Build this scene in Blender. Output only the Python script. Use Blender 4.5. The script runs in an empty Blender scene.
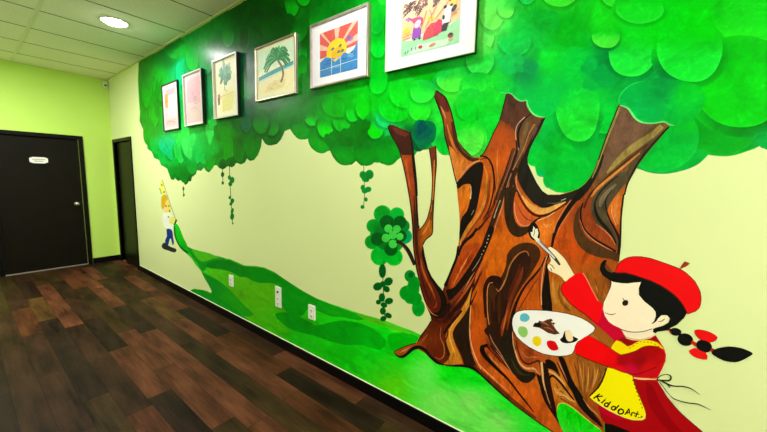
import bpy, bmesh, math, random
from math import sin, cos, pi, floor
from mathutils import Vector, Matrix, geometry

random.seed(7)
scene = bpy.context.scene
C = scene.collection

# ------------------------------------------------------------------ camera
F_PX, YAW, PITCH, ROLL = 330.894, 0.9114, 0.1149, 0.0198
CAM = Vector((-1.6774, 0.0, 1.5238))
ROOM_H, ROOM_L = 3.05, 7.164            # ceiling height, distance to the back wall
ROOM_W, ROOM_B = 3.3, 3.2               # to the left wall, to the wall behind the camera
_right = Vector((cos(YAW), -sin(YAW), 0))
_fwd = Vector((sin(YAW) * cos(PITCH), cos(YAW) * cos(PITCH), -sin(PITCH)))
_up = _right.cross(_fwd)
R_ = cos(ROLL) * _right + sin(ROLL) * _up
U_ = -sin(ROLL) * _right + cos(ROLL) * _up
cam_d = bpy.data.cameras.new('camera')
cam = bpy.data.objects.new('camera', cam_d)
C.objects.link(cam)
m = Matrix.Identity(4)
for i in range(3):
    m[i][0], m[i][1], m[i][2], m[i][3] = R_[i], U_[i], -_fwd[i], CAM[i]
cam.matrix_world = m
cam_d.sensor_width = 36
cam_d.lens = F_PX * 36 / 767
cam_d.clip_start = 0.02
scene.camera = cam

# ------------------------------------------------------------------ world, exposure
w = bpy.data.worlds.new('world')
scene.world = w
w.use_nodes = True
w.node_tree.nodes['Background'].inputs[0].default_value = (0.9, 0.95, 1, 1)
w.node_tree.nodes['Background'].inputs[1].default_value = 0.2
scene.view_settings.view_transform = 'Standard'
scene.view_settings.look = 'None'
scene.view_settings.gamma = 1
scene.view_settings.exposure = -0.08
# ceiling downlights: x, y, power
LAMPS = [(-0.56, 4.38, 22), (-0.56, 1.30, 20), (-0.56, -1.78, 46), (-1.8, 5.4, 88), (-2.45, 1.30, 7), (-2.45, -1.78, 78)]


# ------------------------------------------------------------------ helpers
def lin(c):
    o = []
    for v in c[:3]:
        v = max(0, min(255, v)) / 255
        o.append(v / 12.92 if v <= .04045 else ((v + .055) / 1.055) ** 2.4)
    return (o[0], o[1], o[2], 1)


def mat(name, col, rough=.5, metal=0, spec=.5, noise=None, bump=None, emit=None):
    """noise=(scale, second colour, amount); bump=(scale, strength)"""
    M = bpy.data.materials.new(name)
    M.use_nodes = True
    N, L = M.node_tree.nodes, M.node_tree.links
    b = N['Principled BSDF']
    b.inputs['Base Color'].default_value = lin(col)
    b.inputs['Roughness'].default_value = rough
    b.inputs['Metallic'].default_value = metal
    b.inputs['Specular IOR Level'].default_value = spec
    tc = N.new('ShaderNodeTexCoord')
    if noise:
        n = N.new('ShaderNodeTexNoise')
        n.inputs['Scale'].default_value = noise[0]
        n.inputs['Detail'].default_value = 5
        L.new(tc.outputs['Object'], n.inputs['Vector'])
        r = N.new('ShaderNodeValToRGB')
        r.color_ramp.elements[0].position = .5 - noise[2]
        r.color_ramp.elements[1].position = .5 + noise[2]
        r.color_ramp.elements[0].color = lin(col)
        r.color_ramp.elements[1].color = lin(noise[1])
        L.new(n.outputs['Fac'], r.inputs['Fac'])
        L.new(r.outputs['Color'], b.inputs['Base Color'])
    if bump:
        n = N.new('ShaderNodeTexNoise')
        n.inputs['Scale'].default_value = bump[0]
        n.inputs['Detail'].default_value = 3
        L.new(tc.outputs['Object'], n.inputs['Vector'])
        bp = N.new('ShaderNodeBump')
        bp.inputs['Strength'].default_value = bump[1]
        bp.inputs['Distance'].default_value = .002
        L.new(n.outputs['Fac'], bp.inputs['Height'])
        L.new(bp.outputs['Normal'], b.inputs['Normal'])
    if emit:
        b.inputs['Emission Color'].default_value = lin(emit[0])
        b.inputs['Emission Strength'].default_value = emit[1]
    return M


def paint_mat(name, n_amt, scale, stretch=(1, 1, 1), rough=.42, spec=.12):
    """brushed wall paint: the colour attribute, mottled by noise towards a lighter and a darker pigment"""
    M = bpy.data.materials.new(name)
    M.use_nodes = True
    N, L = M.node_tree.nodes, M.node_tree.links
    b = N['Principled BSDF']
    b.inputs['Roughness'].default_value = rough
    b.inputs['Specular IOR Level'].default_value = spec
    at = N.new('ShaderNodeAttribute'); at.attribute_name = 'Col'
    tc = N.new('ShaderNodeTexCoord')
    mp = N.new('ShaderNodeMapping'); mp.inputs['Scale'].default_value = stretch
    L.new(tc.outputs['Object'], mp.inputs['Vector'])
    fac = None
    for k, (sc, amt, lo, hi) in enumerate(((scale, -n_amt, .5, .75), (scale * 2.3, n_amt * .7, .5, .75), (scale * 7, n_amt * .45, .5, .75))):
        n = N.new('ShaderNodeTexNoise')
        n.inputs['Scale'].default_value = sc
        n.inputs['Detail'].default_value = 6
        n.inputs['Roughness'].default_value = .6
        n.inputs['Distortion'].default_value = .8
        L.new(mp.outputs['Vector'], n.inputs['Vector'])
        r = N.new('ShaderNodeMapRange')
        r.inputs['From Min'].default_value = lo
        r.inputs['From Max'].default_value = hi
        r.inputs['To Min'].default_value = 1
        r.inputs['To Max'].default_value = 1 + amt
        L.new(n.outputs['Fac'], r.inputs['Value'])
        if fac is None:
            fac = r.outputs['Result']
        else:
            mu = N.new('ShaderNodeMath'); mu.operation = 'MULTIPLY'
            L.new(fac, mu.inputs[0]); L.new(r.outputs['Result'], mu.inputs[1])
            fac = mu.outputs[0]
    vm = N.new('ShaderNodeVectorMath'); vm.operation = 'SCALE'
    L.new(at.outputs['Color'], vm.inputs[0]); L.new(fac, vm.inputs['Scale'])
    last = vm.outputs[0]
    L.new(last, b.inputs['Base Color'])
    return M


def obj(name, bm, material, parent=None, label=None, smooth=False):
    me = bpy.data.meshes.new(name)
    bm.normal_update()
    bm.to_mesh(me)
    bm.free()
    for mm in (material if isinstance(material, (list, tuple)) else [material]):
        me.materials.append(mm)
    if smooth:
        for p in me.polygons:
            p.use_smooth = True
    o = bpy.data.objects.new(name, me)
    C.objects.link(o)
    if parent is not None:
        o.parent = parent
    if label:
        o['label'] = label
    return o


def thing(name, label, cat, loc=(0, 0, 0), group=None, rot=(0, 0, 0)):
    o = bpy.data.objects.new(name, None)
    o.empty_display_size = .05
    C.objects.link(o)
    o.location = loc
    o.rotation_euler = rot
    o['label'] = label
    o['category'] = cat
    if group:
        o['group'] = group
    return o


def struct(o, label=None):
    o['kind'] = 'structure'
    if label:
        o['label'] = label
    return o


def box(bm, x0, x1, y0, y1, z0, z1, mi=0, bevel=0):
    r = bmesh.ops.create_cube(bm, size=1)
    vs = r['verts']
    for v in vs:
        v.co = Vector((x0 + (v.co.x + .5) * (x1 - x0), y0 + (v.co.y + .5) * (y1 - y0), z0 + (v.co.z + .5) * (z1 - z0)))
    fs = {f for v in vs for f in v.link_faces}
    for f in fs:
        f.material_index = mi
    if bevel:
        es = list({e for v in vs for e in v.link_edges})
        bmesh.ops.bevel(bm, geom=es, offset=bevel, segments=2, affect='EDGES', profile=.7)
    return bm


def lathe(bm, prof, center, axis='Z', seg=32, mi=0):
    """prof: list of (radius, height along axis)"""
    rings = []
    for r, h in prof:
        ring = []
        for k in range(seg):
            a = 2 * pi * k / seg
            p = {'Z': (r * cos(a), r * sin(a), h), 'Y': (r * cos(a), h, r * sin(a)), 'X': (h, r * cos(a), r * sin(a))}[axis]
            ring.append(bm.verts.new(Vector(center) + Vector(p)))
        rings.append(ring)
    for a, b in zip(rings, rings[1:]):
        for k in range(seg):
            f = bm.faces.new((a[k], a[(k + 1) % seg], b[(k + 1) % seg], b[k]))
            f.material_index = mi
    for ring in (rings[0], rings[-1]):
        f = bm.faces.new(ring); f.material_index = mi
    bmesh.ops.recalc_face_normals(bm, faces=bm.faces)
    return bm


# ------------------------------------------------------------------ materials
M_WALLR = mat('pale_green_wall_paint', (225, 236, 172), .45, noise=(1.2, (221, 233, 166), .3), bump=(220, .12), spec=.4)
M_WALLB = mat('lime_green_wall_paint', (198, 238, 104), .5, noise=(1.2, (194, 235, 99), .3), bump=(220, .12), spec=.3)
M_WALLO = mat('pale_wall_paint', (238, 240, 215), .6, noise=(1.2, (234, 238, 210), .3))
M_CEIL = mat('ceiling_tile', (236, 238, 205), .9, noise=(60, (246, 248, 220), .12), bump=(160, .5), spec=.1)
M_GRID = mat('ceiling_grid_metal', (228, 232, 192), .6, spec=.2)
M_GROOVE = mat('ceiling_joint', (70, 72, 30), .9, spec=.1)
M_BLACK = mat('black_trim_paint', (9, 8, 7), .35, noise=(3, (14, 12, 10), .2), spec=.12)
M_DOOR = mat('dark_door_paint', (15, 13, 6), .45, noise=(5, (22, 18, 8), .25), bump=(60, .1), spec=.1)
M_DOORFR = mat('dark_frame_paint', (12, 10, 6), .4, noise=(5, (17, 14, 9), .25), spec=.1)
M_GLINT = mat('painted_glint', (235, 240, 215), .5)  # highlight put into the colour of the baseboard's top strip
M_STEEL = mat('brushed_nickel', (215, 205, 180), .3, metal=.8)
M_PLAQUE = mat('white_plaque', (235, 235, 225), .4)
M_INKGREY = mat('grey_ink', (120, 120, 105), .6)
M_WHITEPL = mat('white_plastic', (235, 238, 222), .35)
M_SLOT = mat('dark_slot', (40, 30, 28), .6)
M_GLOW = mat('lamp_lens', (255, 255, 255), .5, emit=((255, 250, 246), 55))
M_TRIMW = mat('white_lamp_trim', (235, 235, 228), .4)


def floor_mat():
    M = bpy.data.materials.new('dark_wood_planks')
    M.use_nodes = True
    N, L = M.node_tree.nodes, M.node_tree.links
    b = N['Principled BSDF']

    def mth(op, a, c=None, d=None):
        n = N.new('ShaderNodeMath'); n.operation = op
        for i, v in enumerate((a, c, d)):
            if v is None:
                continue
            if isinstance(v, (int, float)):
                n.inputs[i].default_value = v
            else:
                L.new(v, n.inputs[i])
        return n.outputs[0]
    tc = N.new('ShaderNodeTexCoord')
    sp = N.new('ShaderNodeSeparateXYZ'); L.new(tc.outputs['Object'], sp.inputs[0])
    X, Y = sp.outputs['X'], sp.outputs['Y']
    u = mth('DIVIDE', X, .142)
    row = mth('FLOOR', u); fu = mth('SUBTRACT', u, row)
    wn = N.new('ShaderNodeTexWhiteNoise'); wn.noise_dimensions = '1D'
    L.new(mth('ADD', row, 17.3), wn.inputs['W'])
    v = mth('ADD', mth('DIVIDE', Y, .95), mth('MULTIPLY', wn.outputs['Value'], 7.31))
    idx = mth('FLOOR', v); fv = mth('SUBTRACT', v, idx)
    cmb = N.new('ShaderNodeCombineXYZ'); L.new(row, cmb.inputs[0]); L.new(idx, cmb.inputs[1])
    w2 = N.new('ShaderNodeTexWhiteNoise'); w2.noise_dimensions = '3D'; L.new(cmb.outputs[0], w2.inputs['Vector'])
    rp = N.new('ShaderNodeValToRGB'); L.new(w2.outputs['Value'], rp.inputs['Fac'])
    cols = [(0, (44, 30, 20)), (.18, (58, 38, 24)), (.36, (80, 46, 26)), (.5, (60, 44, 22)), (.64, (92, 54, 34)), (.8, (50, 37, 20)), (.92, (80, 56, 26))]
    el = rp.color_ramp.elements
    rp.color_ramp.interpolation = 'CONSTANT'
    el[0].position, el[0].color = 0, lin(cols[0][1])
    el[1].position, el[1].color = cols[1][0], lin(cols[1][1])
    for p, c in cols[2:]:
        e = el.new(p); e.color = lin(c)
    # grain: noise stretched along the plank, shifted per plank
    g = N.new('ShaderNodeCombineXYZ')
    L.new(mth('MULTIPLY', X, 46), g.inputs[0]); L.new(mth('MULTIPLY', Y, 2.6), g.inputs[1]); L.new(mth('MULTIPLY', w2.outputs['Value'], 40), g.inputs[2])
    n = N.new('ShaderNodeTexNoise'); n.inputs['Scale'].default_value = 1; n.inputs['Detail'].default_value = 6
    n.inputs['Roughness'].default_value = .65; n.inputs['Distortion'].default_value = 1.0
    L.new(g.outputs[0], n.inputs['Vector'])
    g2 = N.new('ShaderNodeCombineXYZ')
    L.new(mth('MULTIPLY', X, 9), g2.inputs[0]); L.new(mth('MULTIPLY', Y, 2.2), g2.inputs[1]); L.new(mth('MULTIPLY', w2.outputs['Value'], 23), g2.inputs[2])
    n2 = N.new('ShaderNodeTexNoise'); n2.inputs['Scale'].default_value = 1; n2.inputs['Detail'].default_value = 4
    L.new(g2.outputs[0], n2.inputs['Vector'])
    gr = mth('ADD', mth('MULTIPLY', n.outputs['Fac'], 1.9), mth('MULTIPLY', n2.outputs['Fac'], 2.5))
    gr = mth('MAXIMUM', mth('SUBTRACT', gr, 1.25), .12)
    # joints
    j1 = mth('GREATER_THAN', mth('ABSOLUTE', mth('SUBTRACT', fu, .5)), .488)
    j2 = mth('GREATER_THAN', mth('ABSOLUTE', mth('SUBTRACT', fv, .5)), .4975)
    jj = mth('MAXIMUM', j1, j2)
    gr = mth('MULTIPLY', gr, mth('SUBTRACT', 1, mth('MULTIPLY', jj, .45)))
    gr = mth('MULTIPLY', gr, .84)
    hs = N.new('ShaderNodeVectorMath'); hs.operation = 'SCALE'
    L.new(rp.outputs['Color'], hs.inputs[0]); L.new(gr, hs.inputs['Scale'])
    L.new(hs.outputs[0], b.inputs['Base Color'])
    L.new(mth('ADD', .42, mth('MULTIPLY', n.outputs['Fac'], .2)), b.inputs['Roughness'])
    b.inputs['Specular IOR Level'].default_value = .06
    bp = N.new('ShaderNodeBump'); bp.inputs['Strength'].default_value = .25; bp.inputs['Distance'].default_value = .002
    L.new(gr, bp.inputs['Height']); L.new(bp.outputs['Normal'], b.inputs['Normal'])
    return M


# ------------------------------------------------------------------ the room
T = .12
bm = bmesh.new(); box(bm, -ROOM_W - T, T, -ROOM_B - T, ROOM_L + T, -.1, 0)
struct(obj('floor', bm, floor_mat()))
# mural wall with the opening of the second door (y 6.17 .. 7.05)
D2A, D2B, D2H = 6.20, 7.04, 2.02
bm = bmesh.new()
box(bm, 0, T, -ROOM_B - T, D2A, 0, ROOM_H)
box(bm, 0, T, D2B, ROOM_L + T, 0, ROOM_H)
box(bm, 0, T, D2A, D2B, D2H, ROOM_H)
struct(obj('wall_right', bm, M_WALLR), 'pale yellow-green wall carrying the painted tree mural')
# back wall with the opening of the first door
D1A, D1B, D1H = -1.345, -.43, 2.035
bm = bmesh.new()
box(bm, D1B, 0, ROOM_L, ROOM_L + T, 0, ROOM_H)
box(bm, -ROOM_W - T, D1A, ROOM_L, ROOM_L + T, 0, ROOM_H)
box(bm, D1A, D1B, ROOM_L, ROOM_L + T, D1H, ROOM_H)
struct(obj('wall_back', bm, M_WALLB), 'lime green end wall with the dark door')
bm = bmesh.new(); box(bm, -ROOM_W - T, -ROOM_W, -ROOM_B, ROOM_L, 0, ROOM_H)
struct(obj('wall_left', bm, M_WALLO))
bm = bmesh.new(); box(bm, -ROOM_W, 0, -ROOM_B - T, -ROOM_B, 0, ROOM_H)
struct(obj('wall_front', bm, M_WALLO))
bm = bmesh.new(); box(bm, -ROOM_W - T, T, -ROOM_B - T, ROOM_L + T, ROOM_H, ROOM_H + .1)
ceil = struct(obj('ceiling', bm, M_CEIL), 'suspended ceiling of speckled tiles')
bm = bmesh.new()
for x in (-1.075, -2.295):
    box(bm, x - .014, x + .014, -ROOM_B, ROOM_L, ROOM_H - .006, ROOM_H + .001)
obj('grid_bar', bm, M_GRID, ceil)
bm = bmesh.new()
k = -10
while 3.43 + .635 * k < ROOM_L - .05:
    y = 3.43 + .635 * k
    k += 1
    if y > -ROOM_B:
        box(bm, -ROOM_W, 0, y - .004, y + .004, ROOM_H - .0025, ROOM_H + .001)
obj('tile_joint', bm, M_GROOVE, ceil)
bm = bmesh.new()
box(bm, -.022, -.001, -ROOM_B, ROOM_L, ROOM_H - .008, ROOM_H)
box(bm, -ROOM_W, -.022, ROOM_L - .022, ROOM_L - .001, ROOM_H - .008, ROOM_H)
struct(obj('trim_1', bm, mat('ceiling_edge_trim', (205, 225, 130), .5)), 'thin green angle where ceiling meets the walls')

BB = .079
bm = bmesh.new(); box(bm, -.014, 0, -ROOM_B, D2A - .06, 0, BB, bevel=.003)
struct(obj('baseboard_right', bm, M_BLACK), 'black baseboard under the mural')
bm = bmesh.new(); box(bm, -.0045, -.0002, -ROOM_B, D2A - .06, BB, BB + .003)  # thin pale strip added to imitate the glint on the baseboard's top edge
struct(obj('trim_2', bm, M_GLINT), 'added pale strip imitating the glint along the top of the black baseboard')
bm = bmesh.new(); box(bm, D1B + .06, 0, ROOM_L - .014, ROOM_L, 0, BB + .01, bevel=.003)
box(bm, -ROOM_W, D1A - .06, ROOM_L - .014, ROOM_L, 0, BB + .01, bevel=.003)
struct(obj('baseboard_back', bm, M_BLACK))


# doors
def casing(bm, fn, a, b, h, wd, d0, d1):
    fn(bm, a - wd, a, 0, h + wd, d0, d1)
    fn(bm, b, b + wd, 0, h + wd, d0, d1)
    fn(bm, a, b, h, h + wd, d0, d1)


d1 = thing('door_1', 'wide dark brown door with a white oval plaque on the lime end wall', 'door', ((D1A + D1B) / 2, ROOM_L, 0))
d1['kind'] = 'structure'
ox, oy = (D1A + D1B) / 2, ROOM_L
bm = bmesh.new()
box(bm, D1A + .004 - ox, D1B - .004 - ox, .03, .07, .012, D1H - .004, bevel=.003)
obj('door_leaf', bm, M_DOOR, d1)
bm = bmesh.new()
casing(bm, lambda q, a, b, z0, z1, e0, e1: box(q, a - ox, b - ox, e0, e1, z0, z1, bevel=.003), D1A, D1B, D1H, .055, -.018, .11)
obj('door_frame', bm, M_DOORFR, d1)
bm = bmesh.new()
box(bm, D1A - ox, D1B - ox, -.012, .028, 0, .01, bevel=.002)
obj('threshold', bm, mat('aluminium_threshold', (190, 185, 165), .35, metal=.7), d1, 'metal threshold strip')
kn = bmesh.new()
kx, kz = -.508 - ox, 1.01
lathe(kn, [(.001, .03), (.031, .03), (.031, .024), (.012, .02), (.011, -.005), (.02, -.012), (.028, -.024), (.028, -.036), (.018, -.046), (.001, -.048)], (kx, 0, kz), 'Y', 24)
obj('door_knob', kn, M_STEEL, d1, 'round satin knob', True)
# white plaque: elongated octagon with two lines of small illegible lettering
pl = bmesh.new()
px_, pz_, hw, hh = -.889 - ox, 1.685, .098, .046
pts = [(-hw, -hh * .62), (-hw * .62, -hh), (hw * .62, -hh), (hw, -hh * .62), (hw, hh * .62), (hw * .62, hh), (-hw * .62, hh), (-hw, hh * .62)]
f = pl.faces.new([pl.verts.new((px_ + a, .0285, pz_ + b)) for a, b in pts])
e = bmesh.ops.extrude_face_region(pl, geom=[f])
for v in e['geom']:
    if isinstance(v, bmesh.types.BMVert):
        v.co.y -= .008
bmesh.ops.recalc_face_normals(pl, faces=pl.faces)
plq = obj('plaque', pl, M_PLAQUE, d1, 'small white plaque with faint lettering')
pt = bmesh.new()
for row, (z, n) in enumerate(((.012, 9), (-.014, 6))):
    for i in range(n):
        x = px_ - n * .0075 + i * .015
        box(pt, x, x + .010, .0195, .0206, pz_ + z - .007, pz_ + z + .006)
obj('lettering', pt, M_INKGREY, plq)

d2 = thing('door_2', 'narrow-looking dark door in the mural wall beside the end wall corner', 'door', (0, (D2A + D2B) / 2, 0))
d2['kind'] = 'structure'
oy2 = (D2A + D2B) / 2
bm = bmesh.new(); box(bm, .03, .07, D2A + .004 - oy2, D2B - .004 - oy2, .012, D2H - .004, bevel=.003)
obj('door_leaf', bm, M_DOORFR, d2)
bm = bmesh.new()
casing(bm, lambda q, a, b, z0, z1, e0, e1: box(q, e0, e1, a - oy2, b - oy2, z0, z1, bevel=.003), D2A, D2B, D2H, .05, -.016, .11)
obj('door_frame', bm, M_DOORFR, d2)

# ------------------------------------------------------------------ downlights
def downlight(x, y, power, label):
    t = thing('ceiling_downlight', label, 'ceiling light', (x, y, ROOM_H), 'round downlights in the ceiling')
    b_ = bmesh.new()
    n = 40
    prof = [(.125, 0), (.125, -.006), (.118, -.010), (.100, -.010), (.096, -.004), (.096, 0)]
    rings = [[b_.verts.new((r * cos(2 * pi * k / n), r * sin(2 * pi * k / n), h)) for k in range(n)] for r, h in prof]
    for a, c in zip(rings, rings[1:]):
        for k in range(n):
            b_.faces.new((a[k], a[(k + 1) % n], c[(k + 1) % n], c[k]))
    bmesh.ops.recalc_face_normals(b_, faces=b_.faces)
    obj('trim_ring', b_, M_TRIMW, t, smooth=True)
    b_ = bmesh.new()
    lathe(b_, [(.096, -.001), (.092, -.012), (.076, -.023), (.045, -.031), (.001, -.034)], (0, 0, 0), 'Z', n)
    obj('lens', b_, M_GLOW, t, 'glowing white lens', True)
    ld = bpy.data.lights.new('downlight_glow', 'AREA')
    ld.shape = 'DISK'
    ld.size = .15
    ld.energy = power
    ld.color = (1.0, .955, .985)
    lo = bpy.data.objects.new('downlight_glow', ld)
    C.objects.link(lo)
    lo.parent = t
    lo.location = (0, 0, -.040)
    return t


where = ['bright round ceiling downlight above the small framed pictures near the end wall',
         'round ceiling downlight above the two large framed pictures, out of view',
         'round ceiling downlight behind the camera on the mural side, out of view',
         'round ceiling downlight far down the left side, out of view',
         'round ceiling downlight to the left of the camera, out of view',
         'round ceiling downlight behind the camera on the left side, out of view']
for (x, y, pw), lb in zip(LAMPS, where):
    downlight(x, y, pw, lb)

# small white sensor high in the corner
t = thing('motion_sensor', 'small white sensor high in the corner of the two green walls', 'sensor', (-.045, ROOM_L - .04, 2.955))
bm = bmesh.new(); box(bm, -.028, .028, -.02, .03, -.05, .04, bevel=.01)
obj('housing', bm, M_WHITEPL, t, smooth=True)
bm = bmesh.new(); lathe(bm, [(.017, -.019), (.015, -.026), (.008, -.031), (.001, -.033)], (0, 0, -.012), 'Y', 16)
obj('lens', bm, M_SLOT, t, 'dark lens', True)


# ------------------------------------------------------------------ outlets
def outlet(y, z, h, label, double=False):
    t = thing('wall_outlet', label, 'wall outlet', (-.003, y, z), 'outlet plates low on the mural wall')
    b_ = bmesh.new(); box(b_, -.009, .003, -.04, .04, -h / 2, h / 2, bevel=.003)
    obj('cover_plate', b_, M_WHITEPL, t)
    cz = [h / 2 - .045 - i * .045 for i in range(2)] if not double else [h / 2 - .11, h / 2 - .155]
    for z0 in cz:
        b_ = bmesh.new()
        box(b_, -.0115, -.008, -.018, .018, z0 - .017, z0 + .017, bevel=.004)
        s = obj('receptacle', b_, M_WHITEPL, t)
        b_ = bmesh.new()
        for dy in (-.008, .008):
            box(b_, -.0122, -.011, dy - .002, dy + .002, z0 - .003, z0 + .010)
        box(b_, -.0122, -.011, -.003, .003, z0 - .013, z0 - .007)
        obj('socket_slot', b_, M_SLOT, s)
    if double:
        b_ = bmesh.new()
        lathe(b_, [(.001, -.015), (.009, -.015), (.011, -.008)], (0, 0, h / 2 - .045), 'X', 16)
        obj('jack', b_, M_SLOT, t, 'round dark jack')
    return t


outlet(3.275, .432, .118, 'white outlet plate farthest left on the painted hill')
outlet(2.455, .458, .185, 'tall white outlet plate with a round dark jack above its sockets', True)
outlet(2.003, .440, .118, 'white outlet plate on the painted hill nearest the tree')

# ------------------------------------------------------------------ wall painting helpers
# every shape is traced on the photograph and laid flat on the wall x = 0 where it is painted
def wall(px, py):
    v = (px - 383.5) / F_PX * R_ - (py - 216) / F_PX * U_ + _fwd
    s = (0 - CAM.x) / v.x
    p = CAM + s * v
    return p.y, p.z


_coats = []


def smooth_closed(pts, n=3):
    o = []
    L_ = len(pts)
    for i in range(L_):
        p0, p1, p2, p3 = pts[i - 1], pts[i], pts[(i + 1) % L_], pts[(i + 2) % L_]
        for k in range(n):
            t_ = k / n
            o.append(tuple(.5 * ((2 * p1[j]) + (-p0[j] + p2[j]) * t_ + (2 * p0[j] - 5 * p1[j] + 4 * p2[j] - p3[j]) * t_ ** 2 +
                                 (-p0[j] + 3 * p1[j] - 3 * p2[j] + p3[j]) * t_ ** 3) for j in (0, 1)))
    return o


def smooth_open(pts, n=5):
    if len(pts) < 3:
        return list(pts)
    q = [tuple(2 * a - b for a, b in zip(pts[0], pts[1]))] + list(pts) + [tuple(2 * a - b for a, b in zip(pts[-1], pts[-2]))]
    o = []
    for i in range(1, len(q) - 2):
        p0, p1, p2, p3 = q[i - 1], q[i], q[i + 1], q[i + 2]
        for k in range(n):
            t_ = k / n
            o.append(tuple(.5 * ((2 * p1[j]) + (-p0[j] + p2[j]) * t_ + (2 * p0[j] - 5 * p1[j] + 4 * p2[j] - p3[j]) * t_ ** 2 +
                                 (-p0[j] + 3 * p1[j] - 3 * p2[j] + p3[j]) * t_ ** 3) for j in range(len(p1))))
    o.append(tuple(pts[-1]))
    return o


def mixc(a, b, t_):
    return tuple(a[i] * (1 - t_) + b[i] * t_ for i in range(3))


class Paint:
    """collects flat painted shapes; build() links them as one mesh"""

    def __init__(self, zmax=ROOM_H - .004, zmin=BB + .007):
        self.v, self.f, self.c = [], [], []
        self.zmax, self.zmin = zmax, zmin

    def _add(self, pts, tris, cols, d=None):
        # each shape lies one coat of paint above whatever it overlaps
        bb = (min(p[0] for p in pts), min(p[1] for p in pts), max(p[0] for p in pts), max(p[1] for p in pts))
        lay = 1
        for q, l_ in _coats:
            if l_ >= lay and q[0] < bb[2] and q[2] > bb[0] and q[1] < bb[3] and q[3] > bb[1]:
                lay = l_ + 1
        _coats.append((bb, lay))
        d = .0002 + lay * 1.0e-5
        base = len(self.v)
        for p in pts:
            y, z = wall(*p)
            self.v.append((-d, y, min(max(z, self.zmin), self.zmax)))
        for t_ in tris:
            self.f.append(tuple(base + i for i in t_))
        self.c += [lin(c) for c in cols]

    def poly(self, col, pts, smooth=0, step=None):
        if smooth:
            pts = smooth_closed(pts, smooth)
        n = len(pts)
        vs = [Vector(p) for p in pts]
        if callable(col) and step:
            x0, x1 = min(p[0] for p in pts), max(p[0] for p in pts)
            y0, y1 = min(p[1] for p in pts), max(p[1] for p in pts)
            yy = y0 + step * .5
            while yy < y1:
                xx = x0 + step * .5
                while xx < x1:
                    q = Vector((xx, yy))
                    # inside test
                    ins = False
                    j = n - 1
                    for i in range(n):
                        a, b = pts[i], pts[j]
                        if (a[1] > yy) != (b[1] > yy) and xx < (b[0] - a[0]) * (yy - a[1]) / (b[1] - a[1]) + a[0]:
                            ins = not ins
                        j = i
                    if ins:
                        vs.append(q)
                    xx += step
                yy += step
        r = geometry.delaunay_2d_cdt(vs, [], [list(range(n))], 1, 1e-5)
        ov = [tuple(p) for p in r[0]]
        cols = [col(*p) for p in ov] if callable(col) else [col] * len(ov)
        self._add(ov, r[2], cols)
        return self

    def stroke(self, col, pts, w=1.0, taper=(1, 1), n=5):
        """ribbon along pts; w may be a number or a list of widths per point; taper = end factors"""
        if not isinstance(w, (list, tuple)):
            m_ = len(pts)
            w = [w * (taper[0] + (1 - taper[0]) * min(1, 3 * i / max(1, m_ - 1))) *
                 (taper[1] + (1 - taper[1]) * min(1, 3 * (m_ - 1 - i) / max(1, m_ - 1))) for i in range(m_)]
        q = smooth_open([(p[0], p[1], ww) for p, ww in zip(pts, w)], n)
        ps, tr = [], []
        for i, (x, y, ww) in enumerate(q):
            a, b = q[max(0, i - 1)], q[min(len(q) - 1, i + 1)]
            dx, dy = b[0] - a[0], b[1] - a[1]
            l_ = math.hypot(dx, dy) or 1
            nx, ny = -dy / l_ * ww / 2, dx / l_ * ww / 2
            ps += [(x + nx, y + ny), (x - nx, y - ny)]
            if i:
                k_ = 2 * i
                tr += [(k_ - 2, k_ - 1, k_ + 1, k_)]
        self._add(ps, tr, [col] * len(ps))
        return self

    def outline(self, col, pts, w=.7, smooth=0):
        if smooth:
            pts = smooth_closed(pts, smooth)
        return self.stroke(col, list(pts) + [pts[0]], w, n=1)

    def disc(self, col, cx, cy, rx, ry=None, rot=0, rim=None, soft=None, n=28, wob=0):
        """ellipse; rim = colour at its edge; soft(x, y) = colour the upper side melts into"""
        ry = ry or rx
        cr, sr = cos(rot), sin(rot)
        ps, cs, tr = [(cx, cy)], [], []
        rr = (.45, .8, .93, 1.0)
        ph = random.random() * 6
        for r in rr:
            for k in range(n):
                a = 2 * pi * k / n
                wv = 1 + wob * sin(3 * a + ph) + wob * .6 * sin(5 * a + ph * 2)
                ex, ey = rx * r * cos(a) * wv, ry * r * sin(a) * wv
                ps.append((cx + ex * cr - ey * sr, cy + ex * sr + ey * cr))
        for i, p in enumerate(ps):
            ring = -1 if i == 0 else (i - 1) // n
            c = col(*p) if callable(col) else col
            if rim is not None and ring >= 2:
                c = mixc(c, rim(*p) if callable(rim) else rim, .45 if ring == 2 else 1)
            if soft is not None:
                t_ = ((p[1] - cy) / ry + .55) / .9
                t_ = max(0, min(1, t_))
                t_ = t_ * t_ * (3 - 2 * t_)
                c = mixc(soft(*p), c, t_)
            cs.append(c)
        for k in range(n):
            tr.append((0, 1 + k, 1 + (k + 1) % n))
        for r in range(len(rr) - 1):
            for k in range(n):
                a, b = 1 + r * n, 1 + (r + 1) * n
                tr.append((a + k, b + k, b + (k + 1) % n, a + (k + 1) % n))
        self._add(ps, tr, cs)
        return self

    def build(self, name, material, parent, label=None):
        me = bpy.data.meshes.new(name)
        o = Vector(parent_loc(parent))
        me.from_pydata([Vector(p) - o for p in self.v], [], self.f)
        at = me.color_attributes.new('Col', 'FLOAT_COLOR', 'POINT')
        at.data.foreach_set('color', [x for c in self.c for x in c])
        me.materials.append(material)
        # all faces look into the room (-X)
        b_ = bmesh.new(); b_.from_mesh(me)
        b_.normal_update()
        for f_ in b_.faces:
            if f_.normal.x > 0:
                f_.normal_flip()
        b_.to_mesh(me); b_.free()
        ob = bpy.data.objects.new(name, me)
        C.objects.link(ob)
        ob.parent = parent
        if label:
            ob['label'] = label
        return ob


def parent_loc(p):
    v = Vector((0, 0, 0))
    while p is not None:
        v += p.location
        p = p.parent
    return v


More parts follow.
